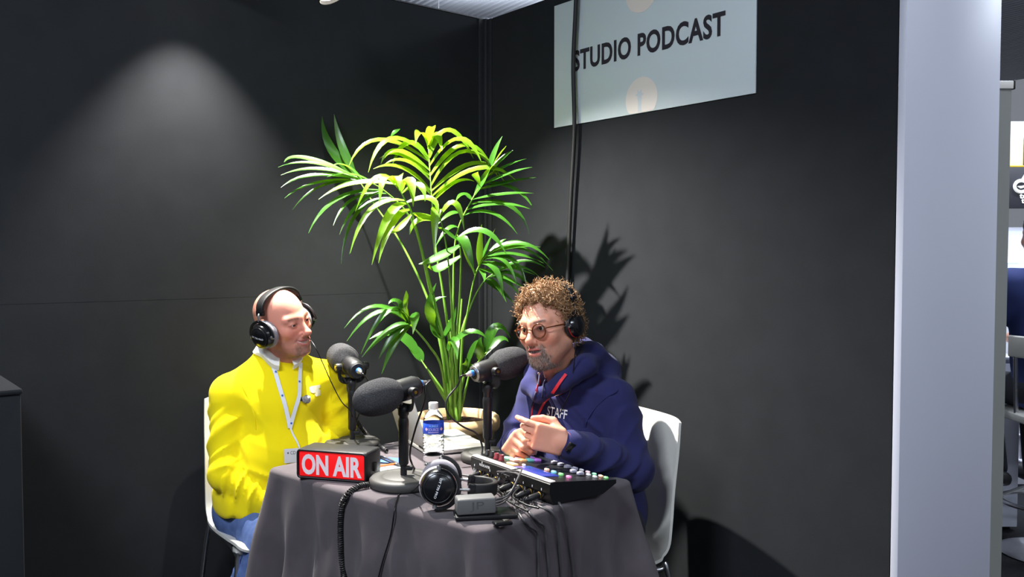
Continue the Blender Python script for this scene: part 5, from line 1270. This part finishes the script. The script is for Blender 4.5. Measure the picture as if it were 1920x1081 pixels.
# glasses
M_tort = mat('tortoiseshell', srgb(92, 46, 18), 0.2, var=(140, .75)); M_lens = mat('clear_lens', (1, 1, 1), 0.02, trans=1.0, ior=1.03)
GM = HRm @ T(0, .1015, -.002)
gl = thing('eyeglasses', 'round tortoiseshell eyeglasses on the curly haired man', 'glasses', GM)
GR = .0232
for s in (-1, 1):
    cpt = lambda k, rr=GR: Vector((s * .0335 + rr * math.cos(2 * math.pi * k / 32), -.006 * abs(rr * math.cos(2 * math.pi * k / 32) * s + .0335) / .05, rr * .96 * math.sin(2 * math.pi * k / 32)))
    rim = obj('rim', sweep([cpt(k) for k in range(33)], circ(.0021, 7), caps=False), M_tort, gl, world=False)
    obj('lens', (np.array([tuple(cpt(k, GR - .001)) for k in range(32)] + [tuple(cpt(k, GR - .001) + Vector((0, .0012, 0))) for k in range(32)]), [tuple(range(32)), tuple(reversed(range(32, 64)))] + [(k, 32 + k, 32 + (k + 1) % 32, (k + 1) % 32) for k in range(32)]), M_lens, rim, world=False, smooth=0)
    obj('temple', sweep(smooth_path([(s * .0565, -.006, .007), (s * .068, -.014, .008), (s * .079, -.055, .008), (s * .082, -.10, .006), (s * .080, -.122, -.010)], 4), rrect(.0045, .0022, .0008, 1)), M_tort, gl, world=False)
obj('bridge', tube([(-.0115, 0, .004), (0, .002, .0075), (.0115, 0, .004)], .0019, 7), M_tort, gl, world=False)
headphones('headphones', 'black headphones with red accents on the curly haired man', HRm @ T(0, -.016, -.006) @ RX(10), M_padblk, w=.081, r=.037, top=.146, big=False, red=True, text=False, thick=.72)
cable('headphone_lead', 'thin black lead hanging down the navy hoodie from the headphones', [HRm @ Vector((-.098, -.016, -.045)), at(1080, 645, 2.62), on_cloth(1076, 690, HB_, 2.6, .008)[0], on_cloth(1067, 730, HB_, 2.6, .006)[0], on_cloth(1056, 765, HB_, 2.6, .006)[0], on_cloth(1046, 800, HB_, 2.6, .012)[0], at(1047, 845, 2.50), at(1048, 862, 2.48)], .0019)

# ================================================================== beyond the white end panel
# roll-up banner seen from behind
BY = 3.30; bx1 = at(1889, 540, BY).x; bzt = at(1890, 152, BY).z
t = thing('rollup_banner', 'grey roll-up banner with a white top rail behind the end panel', 'banner', (bx1 - .4, BY, 0))
M_ban = mat('grey_banner_fabric', srgb(150, 152, 146), 0.7, var=(2, .06)); M_rail = mat('white_rail', srgb(232, 228, 220), 0.4)
obj('fabric', xf(box(.80, .004, bzt - .10), T(bx1 - .402, BY, .07 + (bzt - .10) / 2)), M_ban, t, smooth=0)
obj('top_rail', xf(box(.81, .018, .030, .003), T(bx1 - .402, BY, bzt - .015)), M_rail, t); obj('rail_end', xf(box(.006, .020, .034, .002), T(bx1 + .006, BY, bzt - .015)), M_rubber, t)
obj('base', xf(box(.84, .16, .07, .02), T(bx1 - .402, BY + .02, .035)), M_alu, t); obj('pole', xf(cyl(.008, bzt - .08, 10), T(bx1 - .402, BY + .025, .06)), M_alu, t)
# next stand: white counter, stool with a guest, back wall with a dark sign
M_wall2 = mat('white_stand_wall', srgb(215, 215, 226), 0.6); M_beige = mat('beige_wall_panel', srgb(226, 216, 178), 0.6)
t_ = struct(obj('wall_back', join(xf(box(3.2, .06, 1.62), T(4.2, 6.6, .81)), xf(box(3.2, .06, .30), T(4.2, 6.6, 2.27))), M_wall2))
struct(obj('trim_3', xf(box(.92, .05, .24, .004), T(at(1845, 287, 6.55).x + .15, 6.55, at(1900, 287, 6.55).z)), M_beige))
struct(obj('trim_4', xf(box(.05, .06, .24, .004), T(at(1923, 287, 6.54).x, 6.54, at(1900, 287, 6.54).z)), mat('brown_post', srgb(120, 84, 60), .6)))
sc_ = at(1925, 352, 6.45)
t = thing('stand_sign', 'dark sign with a white round logo on the next stand', 'sign', sc_)
obj('board', xf(box(.66, .05, .305, .004), T(sc_ + Vector((.10, .0, 0)))), mat('dark_sign_board', srgb(46, 46, 52), .5), t)
obj('edge_strip', xf(box(.66, .052, .012, .002), T(sc_ + Vector((.10, 0, .158)))), mat('yellow_edge', srgb(190, 160, 40), .5), t)
M_signw = mat('lit_white_print', srgb(235, 238, 240), .5, emit=((1, 1, 1), .5))
lg = at(1915, 349, 6.42)
ringp = [Vector((.050 * math.cos(2 * math.pi * k / 24), 0, .042 * math.sin(2 * math.pi * k / 24))) for k in range(25)]
obj('logo_ring', sweep([p + lg for p in ringp], circ(.013, 6), caps=False), M_signw, t); obj('logo_fin', tube([lg + Vector((.01, 0, .05)), lg + Vector((.025, 0, .075)), lg + Vector((.03, 0, .085))], .012, 8), M_signw, t)
obj('logo_fish', extrude_poly([(-.03, 0), (-.005, -.016), (.02, -.008), (.035, .012), (.01, .004)], 0, .003), M_signw, t, M=T(lg) @ RX(90))
obj('lettering', xf(fit(flat('toi'), .075, .040), T(at(1921, 367, 6.42)) @ RX(90)), M_signw, t, smooth=0); obj('lettering', xf(fit(flat('to'), .055, .034), T(at(1922, 376.5, 6.42)) @ RX(90)), M_signw, t, smooth=0)
t = thing('wall_screen', 'pale blue lit screen on the wall of the next stand', 'screen', at(1915, 470, 6.5))
obj('frame', xf(box(.52, .03, .42, .004), T(at(1938, 480, 6.54))), M_wall2, t); obj('display', xf(box(.48, .01, .38), T(at(1938, 480, 6.518))), mat('pale_display', srgb(190, 205, 240), .3, emit=(srgb(190, 208, 245), .7)), t)
obj('window_box', xf(box(.10, .012, .10), T(at(1898, 480, 6.515))), mat('bright_display', srgb(240, 245, 250), .3, emit=((1, 1, 1), 1.0)), t)
cnt = at(1898, 790, 4.35); cx0 = at(1870, 900, 4.35).x; cx1 = at(1908, 900, 4.35).x
t = thing('white_counter', 'white panelled counter behind the bar stool', 'counter', (cx1 - .3, 4.5, 0))
obj('front_panel', xf(box(.60, .03, .84, .003), T(cx1 - .30, 4.36, .44)), M_whitepanel, t); obj('side_panel', xf(box(.03, .5, .84, .003), T(cx1 - .015, 4.63, .44)), M_whitepanel, t)
obj('plinth', xf(box(.58, .46, .04, .002), T(cx1 - .30, 4.62, .02)), M_rubber, t); obj('top', xf(box(.64, .54, .03, .004), T(cx1 - .30, 4.61, .875)), M_whitepanel, t)
# magazine rack
t = thing('magazine_rack', 'white rack of pale magazines beyond the white counter', 'rack', (3.05, 5.2, 0))
rx = at(1907, 900, 5.2).x + .26
obj('back', xf(box(.50, .02, 1.1, .003), T(rx, 5.25, .55)), M_wall2, t)
mg = [srgb(150, 110, 120), srgb(120, 92, 120), srgb(210, 205, 200), srgb(120, 130, 160), srgb(170, 120, 115), srgb(190, 160, 150)]
for i in range(6):
    z = 1.0 - i * .155
    sh = obj('shelf', xf(box(.50, .06, .012, .002), T(rx, 5.215, z - .07)), M_wall2, t)
for i in range(6):
    for j in range(2):
        m_ = thing('magazine', 'magazine with a muted cover, rack row %s from the top, %s' % (['one', 'two', 'three', 'four', 'five', 'six'][i], ['nearer the counter', 'farther from the counter'][j]), 'magazine', (rx - .12 + .24 * j, 5.222, 1.0 - i * .155 - .06), 'magazines in the rack')
        obj('cover', xf(box(.19, .006, .105), T(rx - .125 + .25 * j, 5.222, 1.0 - i * .155 - .009) @ RX(-4)), mat('magazine_cover_%d' % i, mg[i], .5), m_, smooth=0)
        obj('title_band', xf(box(.16, .0065, .016), T(rx - .125 + .25 * j, 5.2215, 1.0 - i * .155 + .026) @ RX(-4)), M_paper2, m_, smooth=0)
# bar stool and guest
SX, SY = 2.535, 4.0
t = thing('bar_stool', 'white bar stool with chrome foot ring at the right edge', 'stool', (SX, SY, 0))
obj('seat', xf(box(.42, .40, .045, .018, 3), T(SX, SY, .655)), M_white, t)
bk = [Vector((SX + .225 * math.sin(R(a)), SY - .21 * math.cos(R(a)), .985)) for a in range(-85, 86, 10)]
bkf = []
for i in range(len(bk)):
    tg = (bk[min(i + 1, len(bk) - 1)] - bk[max(i - 1, 0)]).normalized(); bkf.append((tg, Vector((0, 0, 1)), tg.cross(Vector((0, 0, 1)))))
obj('backrest', sweep(bk, rrect(.10, .02, .008, 2), frames=bkf), M_white, t)
for a in (-75, 75): obj('back_post', tube([(SX + .225 * math.sin(R(a)), SY - .2 * math.cos(R(a)), .94), (SX + .20 * math.sin(R(a)), SY - .1 * math.cos(R(a)), .66)], .010, 8), M_chrome, t)
obj('column', xf(cyl(.028, .62, 18), T(SX, SY, .02)), M_chrome, t)
obj('foot_ring', sweep([Vector((SX + .215 * math.cos(2 * math.pi * k / 40), SY + .20 * math.sin(2 * math.pi * k / 40), .245)) for k in range(41)], circ(.011, 8), caps=False), M_chrome, t)
for a in (20, 140, 260): obj('ring_spoke', tube([(SX + .02 * math.cos(R(a)), SY + .02 * math.sin(R(a)), .33), (SX + .12 * math.cos(R(a)), SY + .11 * math.sin(R(a)), .30), (SX + .21 * math.cos(R(a)), SY + .195 * math.sin(R(a)), .247)], .008, 8), M_chrome, t)
obj('base', xf(lathe([(0, 0), (.22, 0), (.225, .006), (.20, .014), (.05, .03), (.03, .04), (0, .04)], 36), T(SX, SY, 0)), M_chrome, t)
t = thing('person', 'guest in a navy shirt on the bar stool, back to the camera', 'person', (SX, SY, 0))
M_navy2 = mat('navy_shirt', srgb(44, 56, 110), 0.85, bump=(500, .2, .001))
def g_sh(P):
    d = rc(P, (SX, SY + .02, .76), (SX, SY + .06, 1.12), .165, .165)
    d = smin(d, rc(P, (SX - .17, SY + .07, 1.26), (SX + .17, SY + .07, 1.26), .085, .085), .08)
    for s in (-1, 1):
        d = smin(d, rc(P, (SX + s * .19, SY + .07, 1.25), (SX + s * .23, SY + .22, 1.02), .075, .062), .04); d = smin(d, rc(P, (SX + s * .23, SY + .22, 1.02), (SX + s * .14, SY + .44, .98), .058, .045), .02)
    d = d - .005 * wob(P, 28); return smax(d, -(P[:, 2] - .69), .01)
obj('shirt', sdf_mesh(g_sh, (SX - .36, SY - .22, .67), (SX + .36, SY + .52, 1.40), .011), M_navy2, t, smooth=180)
HG = head_matrix((SX, SY + .12, 1.50), 175, 8, 0)
OPT3 = dict(OPT2, skin=srgb(205, 150, 125), side=.1, goatee=.1, moust=.1, open=0, crop=srgb(60, 45, 35))
hg = build_head(HG, (SX, SY + .06, 1.30), .054, OPT3, .004); vh_ = xf((hg[0], hg[1]), HG)
def g_b(P):
    d = rc(P, (SX, SY + .03, .80), (SX, SY + .06, 1.20), .13, .13)
    for s in (-1, 1):
        d = smin(d, rc(P, (SX + s * .10, SY, .76), (SX + s * .12, SY + .38, .74), .075, .06), .03); d = smin(d, rc(P, (SX + s * .12, SY + .38, .74), (SX + s * .10, SY + .30, .34), .055, .04), .02)
        d = smin(d, rc(P, (SX + s * .14, SY + .44, .98), (SX + s * .10, SY + .54, .97), .034, .03), .02)
    return d
parts = [(vh_[0], vh_[1], hg[2]), plain(sdf_mesh(g_b, (SX - .25, SY - .2, .27), (SX + .25, SY + .62, 1.36), .014), srgb(205, 150, 125))]
bm_, bc_ = body_mesh(parts); obj('body', bm_, M_skin, t, col=bc_, smooth=180)
def g_tr(P):
    d = None
    for s in (-1, 1):
        e = smin(rc(P, (SX + s * .09, SY, .765), (SX + s * .12, SY + .38, .75), .088, .072), rc(P, (SX + s * .12, SY + .38, .75), (SX + s * .10, SY + .30, .34), .066, .055), .02); d = e if d is None else smin(d, e, .03)
    return d
obj('trousers', sdf_mesh(g_tr, (SX - .25, SY - .15, .25), (SX + .25, SY + .5, .88), .014), M_trs, t, smooth=180)
obj('hair', xf(sdf_mesh(lambda P: smax(ell(P, (0, -.02, .042), (.084, .104, .09)) - .003 * wob(P, 150), np.minimum(P[:, 1] - .03, .06 - P[:, 2]), .01), (-.11, -.14, -.08), (.11, .11, .15), .005), HG), mat('dark_hair', srgb(52, 38, 30), .6), t, smooth=180)
for s in (-1, 1): obj('shoe', xf(box(.09, .24, .07, .03, 3), T(SX + s * .10, SY + .33, .295)), M_shoe2, t)
